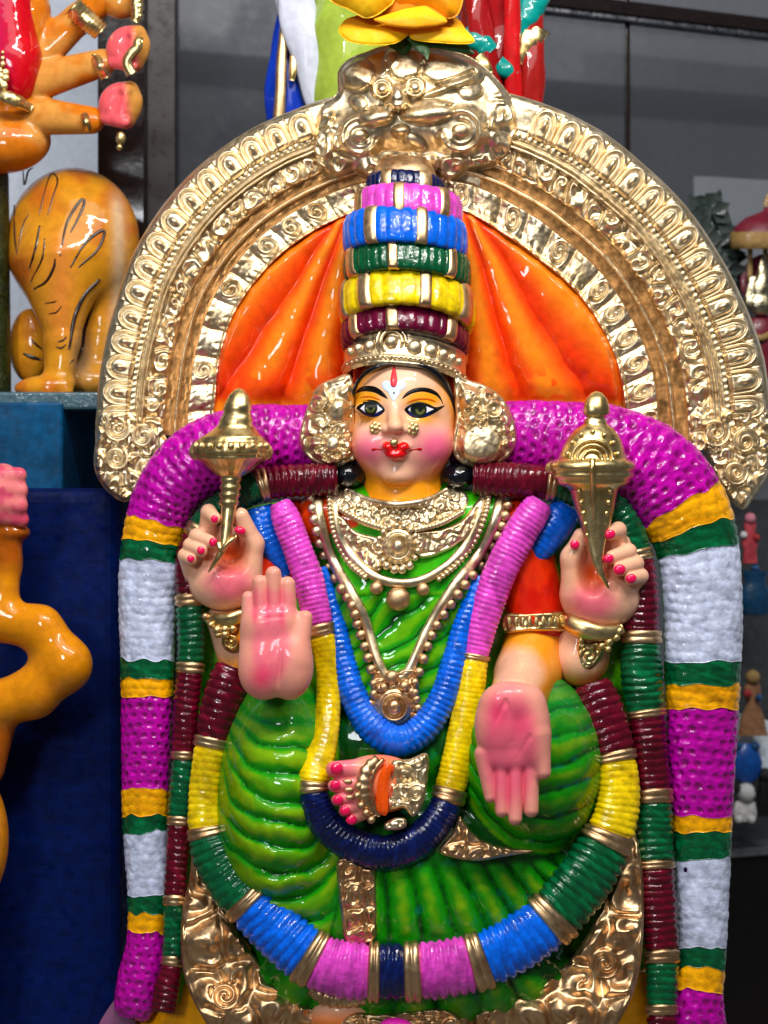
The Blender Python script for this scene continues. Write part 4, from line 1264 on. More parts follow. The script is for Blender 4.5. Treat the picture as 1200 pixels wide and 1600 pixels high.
garland([(366, 1042, 60, 26), (358, 1062, 70, 31), (344, 1110, 74, 31), (333, 1150, 70, 27), (325, 1190, 66, 25), (320, 1240, 64, 25), (321, 1292, 70, 27), (334, 1335, 84, 33), (358, 1378, 100, 36), (385, 1408, 112, 37), (425, 1448, 124, 40), (475, 1490, 136, 43),
         (530, 1514, 146, 44), (612, 1519, 152, 44), (700, 1513, 148, 44), (765, 1496, 142, 43), (815, 1470, 132, 43), (862, 1434, 120, 44), (905, 1385, 104, 45), (938, 1334, 92, 42), (958, 1290, 80, 36), (967, 1240, 70, 33), (963, 1190, 66, 31), (953, 1150, 66, 33), (936, 1100, 66, 35), (925, 1066, 60, 28)],
        [(366, 1042), (331, 1152), (328, 1168), (321, 1293), (324, 1308), (378, 1400), (392, 1416), (474, 1489), (497, 1501), (573, 1518), (594, 1519), (633, 1519), (656, 1517), (735, 1505), (760, 1497), (853, 1441), (872, 1424), (945, 1320), (955, 1300), (963, 1190), (960, 1174), (925, 1066)],
        'm.y.g.b.p.n.p.b.g.y.m', lay=([SKIRT], .35, 18), lam=14, amp=.115, thick=.62, seed=15, nphi=36, label="thick garland laid across the lap in maroon, yellow, green, blue, pink and navy")

# ---------------------------------------------------------------- necklaces
def lay_path(pts, off, sel=[0], n=8, k=3):
    Q = spline(np.asarray(pts, float), n)
    z = depth(Q[:, 0], Q[:, 1], sel, 40.0)
    z = smooth1(z, k) + off
    return np.column_stack([Q[:, 0], Q[:, 1], z, Q[:, 2]])
_tu = np.arange(470, 810, 6.0); _tv = np.arange(748, 1180, 6.0)
_TD = np.array([depth(_tu, np.full(_tu.shape, b), [TORSO, FACE], 30.0) for b in _tv])
def tdep(u, v):
    x = np.clip((np.asarray(u) - 470) / 6, 0, len(_tu) - 1.001); y = np.clip((np.asarray(v) - 748) / 6, 0, len(_tv) - 1.001)
    i = x.astype(int); j = y.astype(int); fx = x - i; fy = y - j
    return (_TD[j, i] * (1 - fx) + _TD[j, i + 1] * fx) * (1 - fy) + (_TD[j + 1, i] * (1 - fx) + _TD[j + 1, i + 1] * fx) * fy
neck = gold_leaf("collar_necklace", [(512, 756), (528, 750), (546, 764), (575, 777), (622, 784), (665, 778), (694, 764), (704, 754), (722, 764), (732, 782), (716, 806), (684, 822), (648, 830), (600, 830), (560, 818), (532, 800), (520, 780)],
                 lambda u, v: tdep(u, v) + 5, 6, 19, 61, parent=ST)
tube("necklace_rim", lay_path([(540, 764, 4), (575, 781, 5), (622, 788, 5), (668, 781, 5), (700, 764, 4)], 10, [TORSO, FACE]), GOLD, neck, nphi=8)
for k, q in enumerate(spline(np.array([(532, 796), (566, 814), (602, 826)], float), 7)): bead("necklace_bead", q[0], q[1], float(tdep(*q)) + 11, 4.6, GOLD, neck)
for k, q in enumerate(spline(np.array([(650, 828), (688, 818), (722, 800)], float), 7)): bead("necklace_bead", q[0], q[1], float(tdep(*q)) + 11, 4.6, GOLD, neck)
for k in range(14):
    x = 560 + k * 9.3; y = 800 - .0016 * (x - 622) ** 2 * 1.6 + 1
    bead("necklace_bead", x, y, float(tdep(x, y)) + 11, 3.8 + 1.4 * (k % 3 == 0), GOLD, neck, .8)
low = gold_leaf("leaf_necklace", [(520, 800), (540, 812), (556, 830), (584, 838), (604, 846), (602, 870), (596, 892), (584, 892), (566, 880), (546, 856), (530, 830)], lambda u, v: tdep(u, v) + 4, 7, 24, 62)
gold_leaf("leaf_necklace", [(648, 834), (690, 826), (722, 812), (742, 786), (756, 770), (758, 786), (746, 818), (730, 838), (704, 858), (668, 872), (652, 868)], lambda u, v: tdep(u, v) + 4, 7, 24, 63)
tube("leaf_necklace_band", lay_path([(522, 764, 6), (524, 800, 7), (532, 838, 8), (552, 872, 8), (578, 896, 8), (606, 909, 8), (640, 911, 8), (672, 901, 8), (706, 878, 8), (732, 846, 8), (748, 808, 7), (756, 772, 6)], 6), GOLD, low, thick=.8, nphi=10)
for q in spline(np.array([(514, 775), (517, 810), (526, 846), (546, 880), (570, 902)], float), 5): bead("necklace_bead", q[0], q[1], float(tdep(*q)) + 9, 4.8, GOLD, low)
for q in spline(np.array([(686, 905), (716, 880), (742, 846), (758, 806), (764, 776)], float), 5): bead("necklace_bead", q[0], q[1], float(tdep(*q)) + 9, 4.4, GOLD, low)
for (a, b, r) in ((588, 919, 11), (661, 921, 11), (622, 936, 20)):
    bead("pendant_ball", a, b, float(tdep(a, b)) + 8, r, GOLDD, low, .8)
def medal(cu, cv, R, parent, mat, nb, rb, base=None):
    d0 = float(tdep(cu, cv)) + 6 if base is None else base
    poly = np.stack([cu + R * np.cos(np.linspace(0, 2 * np.pi, 40, endpoint=False)), cv + R * 1.05 * np.sin(np.linspace(0, 2 * np.pi, 40, endpoint=False))], 1)
    def front(u, v, e):
        r = np.hypot(u - cu, (v - cv) / 1.05)
        return d0 + 6 * sst(0, 6, e) + 6 * np.exp(-((r - R * .62) / (R * .09)) ** 2) + 12 * np.sqrt(np.clip(1 - (r / (R * .40)) ** 2, 0, 1)) - 2 * np.exp(-((r - R * .47) / 2) ** 2) + 1.3 * (fbm(u / 6, v / 6, 3) - .5)
    o = plate("medallion", poly, front, d0 - 16, 1.4, mat, parent)
    for k in range(nb):
        a = 2 * np.pi * k / nb + .2
        bead("medallion_bead", cu + (R + rb * .3) * math.cos(a), cv + (R + rb * .3) * 1.05 * math.sin(a), d0 + 4, rb, mat, parent, .9)
medal(622, 854, 30, neck, GOLD, 17, 5)
for k in range(4): bead("medallion_bead", 604 + 12 * k, 884 + (6 if k in (1, 2) else 0), float(tdep(604 + 12 * k, 886)) + 10, 7, GOLD, neck)
longn = tube("long_necklace", lay_path([(494, 768, 9), (498, 800, 9), (508, 842, 9), (526, 886, 9), (549, 927, 9), (568, 962, 8), (580, 1000, 8), (591, 1034, 8), (604, 1056, 8), (622, 1060, 7), (636, 1052, 8), (650, 1024, 8), (664, 992, 8), (684, 956, 9), (710, 916, 9), (737, 882, 9), (760, 846, 9), (776, 806, 9), (784, 774, 9)], 7), GOLD, ST, thick=.7, nphi=12)
for q in spline(np.array([(486, 778), (491, 812), (500, 848), (514, 886), (534, 920), (551, 946), (559, 975), (570, 1010), (580, 1046)], float), 2):
    bead("necklace_bead", q[0], q[1], float(tdep(*q)) + 9, 8.2 + rng.rand(), GOLD if q[1] < 880 else GOLDD, longn, .9)
for q in spline(np.array([(793, 790), (784, 822), (769, 852), (750, 884), (726, 914), (704, 944), (682, 977), (668, 1010), (655, 1050)], float), 2):
    bead("necklace_bead", q[0], q[1], float(tdep(*q)) + 9, 8.2 + rng.rand(), GOLDD, longn, .9)
pend = gold_leaf("pendant", [(582, 1052), (600, 1046), (616, 1050), (634, 1044), (652, 1050), (654, 1090), (648, 1122), (632, 1138), (615, 1144), (598, 1136), (584, 1118), (580, 1086)], lambda u, v: tdep(u, v) + 6, 5, 20, 64, mat=GOLDD)
medal(616, 1105, 31, pend, GOLDD, 0, 5, float(tdep(616, 1105)) + 11)
for k in range(17):
    a = 2 * np.pi * k / 17
    x, y = 616 + 37 * math.cos(a), 1106 + 38 * math.sin(a)
    if y > 1072: bead("pendant_bead", x, y, float(tdep(x, y)) + 12, 7, GOLDD, pend, .9)
for (a, b, r) in ((612, 1058, 12), (584, 1068, 7), (600, 1074, 8), (632, 1072, 9), (648, 1066, 7), (648, 1082, 7), (584, 1084, 7)):
    bead("pendant_bead", a, b, float(tdep(a, b)) + 13, r, GOLDD, pend, .9)

# ---------------------------------------------------------------- gold emblems held in the upper hands
def flut(n, a, v0, v1):
    return lambda v, p: 1 + a * np.cos(p * n) * sst(v0 - 2, v0 + 2, v) * (1 - sst(v1 - 2, v1 + 2, v)) + .012 * (vn(np.cos(p) * 4, v / 6 + np.sin(p) * 4, 3) - .5)
mace = lathe("gold_mace", [(374, 606, 1, 96), (374, 609, 8, 96), (373, 618, 16, 98), (372, 632, 21, 100), (371, 640, 23, 100), (371, 643, 21, 100), (370, 650, 23, 101), (369, 658, 27, 101), (368, 662, 26, 101), (367, 670, 33, 101),
                        (364, 680, 44, 101), (363, 684, 50, 101), (362, 686, 50, 101), (361, 691, 55, 101), (361, 697, 60, 101), (361, 701, 61, 101), (361, 706, 61, 101), (361, 710, 60, 101), (361, 712, 56, 101), (361, 714, 58, 101), (361, 717, 55, 101), (361, 722, 45, 101), (361, 732, 34, 101),
                        (361, 742, 23, 101), (361, 745, 16, 101), (361, 748, 17, 101), (360, 752, 17, 101), (360, 755, 14, 101), (360, 759, 17, 101), (360, 764, 17, 101), (360, 767, 14, 101), (359, 771, 17, 101), (359, 776, 16.5, 101), (359, 779, 13.5, 101), (358, 783, 16, 101), (358, 788, 15.5, 101), (358, 791, 12, 102), (357, 796, 11.5, 103), (355, 815, 10.5, 106), (353, 835, 9, 109),
                        (351, 848, 8, 112), (347, 860, 7, 113), (340, 874, 5.5, 112), (332, 886, 4, 110), (326, 894, 1.5, 108)], GOLDB, ST, zs=.8, nphi=56, mod=flut(22, .05, 686, 742))
for k in range(9):
    a = .35 + k * (math.pi - .7) / 8
    bead("mace_stud", 361 + 58 * math.cos(a), 697, 101 + 46 * math.sin(a), 6.5, GOLDB, mace, 1, 7)
for sx in (-1, 1):
    bead("mace_stud", 361 + sx * 54, 706, 103, 12, GOLDB, mace, .8, 14)
tube("mace_cord", [(340, 846, 112, 4), (345, 860, 119, 4), (354, 850, 122, 4), (364, 842, 118, 4), (370, 838, 112, 3)], GOLDB, mace, thick=1, nphi=8)
conch = lathe("gold_conch", [(932, 611, 1, 92), (932, 614, 9, 92), (932, 622, 16, 94), (932, 634, 20, 96), (932, 646, 21, 97), (931, 650, 17, 97), (931, 653, 14, 97), (930, 656, 17, 97), (930, 661, 18, 97), (930, 664, 20, 97), (929, 670, 30, 97), (928, 682, 40, 97), (927, 696, 47, 97), (926, 708, 51, 97), (926, 716, 54, 97),
                           (925, 719, 60, 97), (925, 724, 67, 97), (925, 729, 69, 97), (925, 734, 67, 97), (925, 737, 63, 97), (926, 741, 65, 97), (926, 746, 64, 97), (926, 749, 58, 97), (926, 753, 58, 97), (926, 758, 52, 97), (927, 762, 42, 97), (928, 768, 37, 98), (929, 790, 32, 99), (930, 815, 25, 101), (930, 840, 18, 104),
                           (931, 860, 13, 107), (934, 880, 9, 110), (940, 898, 6.5, 112), (946, 910, 4.5, 111), (951, 920, 1.5, 108)], GOLDB, ST, zs=.75, nphi=56, mod=lambda v, p: 1 + .012 * (vn(np.cos(p) * 4, v / 6 + np.sin(p) * 4, 9) - .5))
def conch_d(u, v):
    pr = np.array([(664, 20), (670, 30), (682, 40), (696, 47), (708, 51), (716, 54), (768, 37), (790, 32), (815, 25), (840, 18), (860, 13)], float)
    r = np.interp(v, pr[:, 0], pr[:, 1]); x = np.clip((u - 927) / r, -.98, .98)
    return 98 + .75 * r * math.sqrt(1 - x * x)
for R, w in ((32, 3), (24, 3), (15, 3)):
    a = np.linspace(math.pi, 2 * math.pi, 15)
    pts = [(926 + R * math.cos(t), 718 + R * math.sin(t) * .95, conch_d(926 + R * math.cos(t), 718 + R * math.sin(t) * .95) + 1.5, w) for t in a]
    tube("conch_arc", pts, GOLDB, conch, thick=1.0, nphi=8)
for k in range(7):
    t = math.pi * (1.06 + .88 * k / 6)
    bead("conch_stud", 926 + 40 * math.cos(t), 717 + 42 * math.sin(t), conch_d(926 + 40 * math.cos(t), 717 + 42 * math.sin(t)) + 1, 4.4, GOLDB, conch)
for k in range(5):
    y = 768 + k * 17; w = np.interp(y, [765, 850], [25, 9])
    for sx in (-1, 1):
        bead("conch_stud", 929 + sx * w, y, conch_d(929 + sx * w, y) + 1, 4.6, GOLDB, conch)
tube("conch_seam", [(926, 716, conch_d(926, 716) + 6, 5), (926, 735, 150, 5), (927, 765, conch_d(927, 765) + 3, 4.5), (929, 800, conch_d(929, 800) + 2, 3.5), (930, 838, conch_d(930, 838) + 1.5, 2.5)], GOLDB, conch, nphi=8)
bead("conch_lip", 864, 731, 100, 13, GOLDB, conch, .9, 11)

# ---------------------------------------------------------------- bracelets and armband
br = tube("bracelet", [(318, 962, 60, 6), (332, 967, 74, 11), (352, 968, 82, 12), (374, 962, 84, 11), (392, 956, 78, 9)], GOLDB, ST, thick=.9, nphi=14, prof=lambda s, p, h: 1 + .10 * np.cos(3 * p))
bead("bracelet_bead", 321, 963, 72, 6, GOLDD, br)
medal(361, 1003, 15, br, GOLDB, 0, 4, 72)
for (a, b, r) in ((340, 984, 8), (352, 983, 8), (364, 982, 7), (341, 992, 6), (352, 991, 8), (330, 976, 6), (362, 974, 5)): bead("bracelet_bead", a, b, 82, r, GOLDB, br)
br = tube("bracelet", [(874, 964, 56, 8), (886, 970, 72, 13), (908, 981, 84, 16), (934, 988, 88, 14), (958, 987, 84, 11), (974, 980, 76, 8)], GOLDB, ST, thick=.8, nphi=14)
gold_leaf("bracelet_drop", [(904, 1000), (920, 1004), (940, 1002), (946, 1012), (936, 1032), (922, 1046), (908, 1042), (901, 1024)], lambda u, v: 74 - .05 * (v - 1000), 5, 22, 71, mat=GOLDB, parent=br, sp=[(920, 1024, 14, 1)])
for (a, b, r) in ((951, 1003, 8), (940, 1009, 7), (962, 996, 7), (968, 986, 7), (950, 1014, 6), (908, 1000, 6)): bead("bracelet_bead", a, b, 84, r, GOLDB, br)
ab = gold_leaf("armband", [(786, 960), (820, 958), (856, 956), (888, 958), (888, 984), (856, 986), (820, 987), (786, 988)], lambda u, v: 68 - .006 * (u - 836) ** 2, 2.5, 30, 72, mat=GOLDB)
for k in range(9): bead("armband_stud", 796 + k * 10.5, 972, 70 - .006 * (796 + k * 10.5 - 836) ** 2, 4.6, GOLDB, ab, .9, 11)

# ---------------------------------------------------------------- gold trim on the skirt and the embossed throne front
_su = np.arange(320, 956, 8.0); _sv = np.arange(1100, 1612, 8.0)
_SD = np.array([depth(_su, np.full(_su.shape, b), [SKIRT], 20.0) for b in _sv])
def sdep(u, v):
    x = np.clip((np.asarray(u) - 320) / 8, 0, len(_su) - 1.001); y = np.clip((np.asarray(v) - 1100) / 8, 0, len(_sv) - 1.001)
    i = x.astype(int); j = y.astype(int); fx = x - i; fy = y - j
    return (_SD[j, i] * (1 - fx) + _SD[j, i + 1] * fx) * (1 - fy) + (_SD[j + 1, i] * (1 - fx) + _SD[j + 1, i + 1] * fx) * fy
gold_leaf("waist_tassel", [(526, 1348), (538, 1340), (560, 1344), (584, 1350), (588, 1390), (589, 1440), (585, 1470), (562, 1476), (540, 1470), (533, 1430), (528, 1386)], lambda u, v: 168 + .0 * u - .04 * (v - 1345), 9, 30, 81, mat=GOLDD, back=100)
gold_leaf("hem_corner", [(718, 1276), (708, 1300), (686, 1330), (706, 1340), (748, 1345), (790, 1338), (834, 1330), (800, 1325), (766, 1318), (742, 1304), (728, 1288)], lambda u, v: 176 + 0 * u, 8, 28, 82, mat=GOLDD, back=90)
def throne_base(u, v):
    return 60 + 46 * sst(1300, 1560, v) + 10 * np.sin(v / 19.0)
gold_leaf("throne_panel", [(306, 1296), (316, 1300), (324, 1350), (342, 1405), (362, 1440), (391, 1486), (430, 1535), (480, 1571), (540, 1590), (570, 1640), (360, 1640), (322, 1598), (296, 1550), (284, 1500), (284, 1430), (296, 1370), (300, 1330)],
          throne_base, 13, 58, 83, mat=GOLDD, step=1.7, sp=[(352, 1556, 22, 1)])
gold_leaf("throne_panel", [(986, 1286), (976, 1328), (954, 1382), (931, 1436), (897, 1492), (870, 1516), (828, 1541), (766, 1573), (700, 1588), (660, 1600), (660, 1650), (930, 1650), (962, 1606), (990, 1550), (1003, 1490), (1006, 1400), (1000, 1330)],
          throne_base, 13, 62, 84, mat=GOLDD, step=1.7, sp=[(945, 1505, 24, 1)])
gold_leaf("throne_panel", [(540, 1588), (600, 1584), (690, 1576), (720, 1600), (720, 1660), (520, 1660)], lambda u, v: 150 + 0 * u, 10, 30, 85, mat=GOLDD)
tube("foot_anklet", [(484, 1546, 132, 8), (510, 1560, 146, 12), (545, 1563, 150, 12), (585, 1556, 150, 9), (606, 1545, 146, 5)], GOLDD, ST, thick=.8, prof=lambda s, p, h: 1 + .12 * np.cos(s / 2))
f = Field((470, 1540, 60), (620, 1660, 190), 3); f.add(f.ell((536, 1590, 120), (52, 34, 34)))
P, F = f.mesh(); mk("foot", P, F, SKIN, ST, mixc(SK1, lin(238, 130, 60), sst(1570, 1600, P[:, 1])))
bead("throne_flower", 618, 1603, 178, 26, paint("magenta_gloss", color=(196, 12, 150)), ST, .6, 12)

# a dab of ink on the white part of the right garland
bead("ink_speck", 1071, 1359, 46, 3.2, paint("violet_ink", color=(30, 8, 50), bump=0), ST, .5, 4.5)
# ================================================================== FLOWER ON TOP
flower = empty("yellow_rose", (630, 60, -30), "fresh yellow rose resting on top of the gold arch", "flower")
PET = paint("yellow_rose_petal", rough=.5, coat=0, bump=.0001, bscale=120, spec=.3, var=.08)
LEAF = paint("green_sepal", rough=.4, coat=.1, color=(30, 74, 22), bump=.0001)
def petal(poly, d0, cup, tilt, c1, c2, seed):
    poly = spline(poly, 8, True); cu, cv = poly.mean(0); mx = poly[:, 1].max(); mn = poly[:, 1].min()
    def front(u, v, e):
        return d0 + cup * np.sqrt(1 - (1 - np.clip(e / 30, 0, 1)) ** 2) * .7 + cup * sst(0, 40, e) * .4 + tilt * (v - mn) / (mx - mn) + 5 * (fbm(u / 34, v / 34, seed) - .5)
    plate("petal", poly, front, lambda u, v: front(u, v, 9) - 7, 2, PET, flower, lambda u, v, e: mixc(c1, c2, np.clip(sst(mn, mx, v) + .3 * (fbm(u / 20, v / 20, seed) - .5), 0, 1)), closed=True)
Y1 = lin(248, 160, 2); Y2 = lin(252, 196, 8); Y3 = lin(240, 140, 2)
f = Field((505, -90, -80), (745, 70, 40), 4); f.add(f.ell((628, 0, -30), (78, 56, 44)))
P, F = f.mesh(); mk("rose_heart", P, F, PET, flower, Y3)
petal([(529, 46), (538, 32), (551, 26), (575, 22), (600, 30), (640, 38), (644, 46), (634, 58), (617, 68), (588, 71), (551, 67), (534, 57)], -22, 20, 34, Y1, Y2, 1)
petal([(634, 44), (655, 30), (697, 24), (716, 30), (728, 46), (742, 63), (728, 69), (684, 67), (648, 63), (638, 54)], -24, 20, 34, Y1, Y2, 2)
petal([(584, 30), (600, 24), (616, 19), (640, 12), (664, 8), (682, 18), (699, 33), (684, 40), (662, 43), (640, 44), (612, 41), (598, 37)], 8, 16, 18, Y2, Y1, 3)
petal([(512, -30), (514, -2), (526, 8), (541, 14), (556, 22), (571, 29), (588, 25), (604, 14), (616, 2), (622, -24), (590, -50), (540, -50)], 2, 26, 14, Y3, Y2, 4)
petal([(612, -24), (617, 6), (640, 8), (664, 10), (680, 18), (698, 29), (714, 25), (722, 8), (724, -14), (714, -44), (660, -54)], -4, 26, 12, Y3, Y1, 5)
def leaf(poly, d0, tilt):
    poly = spline(poly, 8, True); mn = poly[:, 1].min(); mx = poly[:, 1].max()
    fr = lambda u, v, e: d0 + 3 * sst(0, 6, e) + tilt * (v - mn) / (mx - mn)
    plate("sepal", poly, fr, lambda u, v: fr(u, v, 0) - 4, 2, LEAF, flower, closed=True)
leaf([(634, 58), (648, 54), (664, 62), (671, 76), (668, 94), (660, 84), (650, 78), (640, 66)], -4, 16)
leaf([(660, 60), (690, 56), (722, 66), (742, 84), (716, 82), (686, 76), (668, 74)], -8, 4)
leaf([(600, 64), (630, 58), (644, 70), (634, 84), (616, 78)], -14, 2)

# ================================================================== BACKGROUND ROOM : wall, cabinet, shelf
def box(name, p0, p1, mat, parent=None, rot=0, kind=None):
    """axis aligned block between two world points (m)"""
    a = np.minimum(p0, p1); b = np.maximum(p0, p1)
    P = np.array([[x, y, z] for x in (a[0], b[0]) for y in (a[1], b[1]) for z in (a[2], b[2])])
    F = np.array([[0, 1, 3, 2], [4, 6, 7, 5], [0, 4, 5, 1], [2, 3, 7, 6], [0, 2, 6, 4], [1, 5, 7, 3]])
    o = mk(name, P, F, mat, parent, raw=True, smooth=False)
    m = o.modifiers.new("bevel", 'BEVEL'); m.width = .0025; m.segments = 2
    if kind: o["kind"] = kind
    return o
def at(u, v, d): return W(np.array([u, v, d], float))
WALL = paint("painted_plaster_wall", rough=.7, coat=0, bump=.0006, bscale=60, color=(196, 204, 218), var=.12)
FRAME = paint("dark_brown_laminate", rough=.14, coat=.3, bump=.0001, color=(26, 18, 18), var=.3)
GREYP = paint("grey_back_panel", rough=.55, coat=.0, bump=.0003, color=(112, 115, 124), var=.12)
y_wall = 0.62
box("wall", (-1.6, y_wall, -1.2), (1.8, y_wall + .1, 0.9), WALL, kind="structure")
# dark post of the cabinet, glass leaf and frame : the cabinet turns slightly away to the right
cab = empty("display_cabinet", (700, 1400, -700), "dark framed display cabinet with grey glass doors behind the statue", "cabinet")
ca = np.array(cab.location)
def slab(name, u0, u1, v0, v1, d0, d1, th, mat, parent=cab):
    """upright slab whose left edge is at depth d0 and right edge at depth d1, edges given where they are seen"""
    A = at(u0, v0, d0); A2 = at(u0, v1, d0); B = at(u1, v0, d1); B2 = at(u1, v1, d1)
    zt = A[2]; zb = A2[2]
    P = []
    for off in (0, th):
        P += [[A[0], A[1] + off, zt], [B[0], B[1] + off, zt], [B[0], B[1] + off, zb], [A[0], A[1] + off, zb]]
    P = np.array(P)
    F = np.array([[3, 2, 1, 0], [4, 5, 6, 7], [0, 1, 5, 4], [1, 2, 6, 5], [2, 3, 7, 6], [3, 0, 4, 7]])
    o = mk(name, P, F, mat, parent, raw=True, smooth=False)
    m = o.modifiers.new("bevel", 'BEVEL'); m.width = .0015; m.segments = 2
    return o
def cd(u): return -560 - (u - 270) * .42      # depth of the cabinet front at picture column u
slab("post", 152, 226, -700, 1500, -520, -520, .03, FRAME)
slab("post_edge", 228, 274, -700, 1500, -540, -545, .03, paint("brown_laminate_edge", rough=.35, coat=.1, bump=.0001, color=(34, 27, 28), var=.2))
# glass doors
gm, nt, bs = _nodes("grey_reflecting_glass")
bs.inputs["Base Color"].default_value = (.05, .055, .065, 1); bs.inputs["Roughness"].default_value = .06
bs.inputs["Alpha"].default_value = .34; bs.inputs["Specular IOR Level"].default_value = .7
slab("glass_door", 276, 980, -49, 1330, cd(276), cd(980), .004, gm)
slab("glass_door", 984, 1420, -49, 1330, cd(984), cd(1420), .004, gm)
STEEL = metal("dull_aluminium", (150, 152, 160), (120, 122, 130), bump=0)
slab("top_rail", 276, 1420, -86, -61, cd(276) + 10, cd(1420) + 10, .03, FRAME)
slab("rail_strip", 276, 1420, -59, -50, cd(276) + 6, cd(1420) + 6, .01, STEEL)
slab("door_edge", 977, 985, -46, 1330, cd(978) + 6, cd(984) + 6, .006, FRAME)
slab("back_panel", 200, 1500, -150, 560, cd(200) - 260, cd(1500) - 260, .01, GREYP)
slab("bottom_board", 1000, 1500, 1338, 1352, cd(1000) + 60, cd(1500) + 60, .3, paint("grey_shelf_edge", color=(84, 90, 92), rough=.3))
slab("lower_panel", 1000, 1500, 1352, 1900, cd(1000) + 40, cd(1500) + 40, .02, paint("black_glossy_panel", color=(14, 12, 13), rough=.1))
# bright lower wall seen through the doors
slab("shelf_board", 700, 1500, 548, 562, cd(700) - 20, cd(1500) - 20, .12, paint("shelf_board_grey", color=(70, 72, 78), rough=.4))
WHITEB = paint("white_shelf_lining", rough=.6, coat=0, color=(206, 214, 224), var=.08)
slab("shelf_lining", 1000, 1500, 268, 420, cd(1000) - 240, cd(1500) - 240, .01, WHITEB)
slab("shelf_lining", 1060, 1500, 780, 1330, cd(1060) - 250, cd(1500) - 250, .01, paint("grey_shelf_lining", rough=.6, coat=0, color=(92, 96, 98), var=.5))

# ---------------------------------------------------------------- helper for painted background figures (smooth unions)
def blobmesh(name, parent, lo, hi, step, adds, colf, mat=DULL, subs=()):
    f = Field(lo, hi, step)
    for a in adds:
        k = a[-1]
        if a[0] == 'e': f.add(f.ell(a[1], a[2], a[3] if len(a) > 4 else 0), k)
        else: f.add(f.cap(a[1], a[2], a[3], a[4]), k)
    for s_ in subs:
        if s_[0] == 'e': f.sub(f.ell(s_[1], s_[2]), s_[3])
        else: f.sub(f.cap(s_[1], s_[2], s_[3], s_[4]), s_[5])
    P, F = f.mesh()
    return mk(name, P, F, mat, parent, colf(P) if callable(colf) else colf)

# ================================================================== TIGER RIDER STATUE (left)
tig = empty("tiger_rider_statue", (60, 700, -330), "orange painted many-armed figure with pink palms riding a striped tiger on a teal block", "statue")
OSK = lin(206, 140, 62); OSK2 = lin(200, 108, 12)
def oskin(P):
    return mixc(OSK, OSK2, sst(.35, .6, fbm(P[:, 0] / 40, P[:, 1] / 34, 3)))
z0 = -300
blobmesh("body", tig, (-80, -60, z0 - 110), (260, 300, z0 + 110), 4,
         [('c', (20, 20, z0), (10, 190, z0), 60, 52, 0), ('e', (0, 220, z0 + 20), (80, 52, 62), 20),
          ('c', (54, 90, z0), (122, 30, z0 + 20), 34, 24, 8), ('c', (122, 30, z0 + 20), (176, -12, z0 + 36), 24, 24, 8),
          ('c', (50, 130, z0 + 20), (160, 98, z0 + 50), 32, 22, 6),
          ('c', (44, 180, z0 + 30), (142, 188, z0 + 62), 32, 22, 6)], oskin, SILK)
blobmesh("blouse", tig, (-100, -100, z0 - 90), (90, 190, z0 + 110), 4,
         [('c', (-20, -60, z0 + 20), (2, 80, z0 + 28), 66, 60, 0), ('e', (22, 110, z0 + 30), (40, 58, 52), 20)],
         lambda P: mixc(lin(190, 4, 70), lin(196, 4, 22), sst(-10, 34, P[:, 0])), SILK)
tube("blouse_trim", [(-20, 148, z0 + 88, 6), (4, 150, z0 + 92, 10), (24, 158, z0 + 86, 12), (50, 170, z0 + 66, 6)], GOLDB, tig, prof=lambda s, p, h: 1 + .3 * (vn(s / 5, p, 2) - .5))
for k in range(7): bead("trim_flower", 3 + 5 * math.cos(k), 122 + 12 * math.sin(k * 1.7), z0 + 92, 7, GOLDB, tig, .6)
for k in range(3): bead("trim_flower", 4, 100 - k * 9, z0 + 90, 5 - k, GOLDB, tig, .6)
for (p, q) in (((112, 10, z0 + 30, 16), (158, 50, z0 + 44, 14)), ((146, 84, z0 + 56, 8), (166, 122, z0 + 60, 8)), ((130, 172, z0 + 68, 6), (138, 208, z0 + 68, 6))):
    m_ = [(p[i] + q[i]) / 2 for i in range(4)]; m_[2] += 22
    tube("bangle", [p, m_, q], GOLDB, tig, thick=.9, prof=lambda s, p, h: 1 + .15 * np.cos(s * .9) + .1 * np.cos(4 * p))
def fist(c, n0):
    u0, v0, d0 = c
    adds = [('e', (u0, v0, d0), (34, 36, 30), 25, 0)]
    for k in range(4):
        t = k / 3
        adds.append(('c', (u0 + 20 - 5 * abs(k - 1), v0 - 24 + 16 * k, d0 + 4), (u0 + 8 - 3 * k, v0 - 22 + 15 * k, d0 + 25), 13, 10, 8))
    adds.append(('c', (u0 - 20, v0 + 20, d0 + 8), (u0 + 6, v0 + 26, d0 + 28), 12, 10, 4))
    def colf(P):
        u, v = P[:, 0], P[:, 1]
        return mixc(lin(236, 92, 100), OSK, sst(u0 + 4, u0 + 22, u - (v - v0) * .15))
    blobmesh("hand", tig, (u0 - 60, v0 - 66, d0 - 50), (u0 + 66, v0 + 66, d0 + 60), 2.6, adds, colf, SILK, [('c', (u0 - 6, v0 - 14, d0 + 34), (u0 - 10, v0 + 6, d0 + 32), 9, 7, 6)])
fist((200, 76, z0 + 66), 0); fist((188, 164, z0 + 74), 1)
blobmesh("hand", tig, (140, -80, z0 - 40), (230, 46, z0 + 90), 3, [('e', (188, -4, z0 + 36), (36, 34, 28), 0)], oskin, SILK)
tube("gold_rope", [(208, -40, z0 + 70, 10), (212, -10, z0 + 74, 10), (214, 22, z0 + 76, 9), (210, 34, z0 + 76, 7)], GOLDB, tig, prof=lambda s, p, h: 1 + .18 * np.cos(s * .8 + p * 2))
tube("gold_hook", [(206, 116, z0 + 104, 9), (198, 98, z0 + 108, 8), (204, 84, z0 + 110, 8), (214, 74, z0 + 110, 8), (216, 64, z0 + 110, 8), (222, 66, z0 + 106, 6)], GOLDB, tig, nphi=12, thick=1)
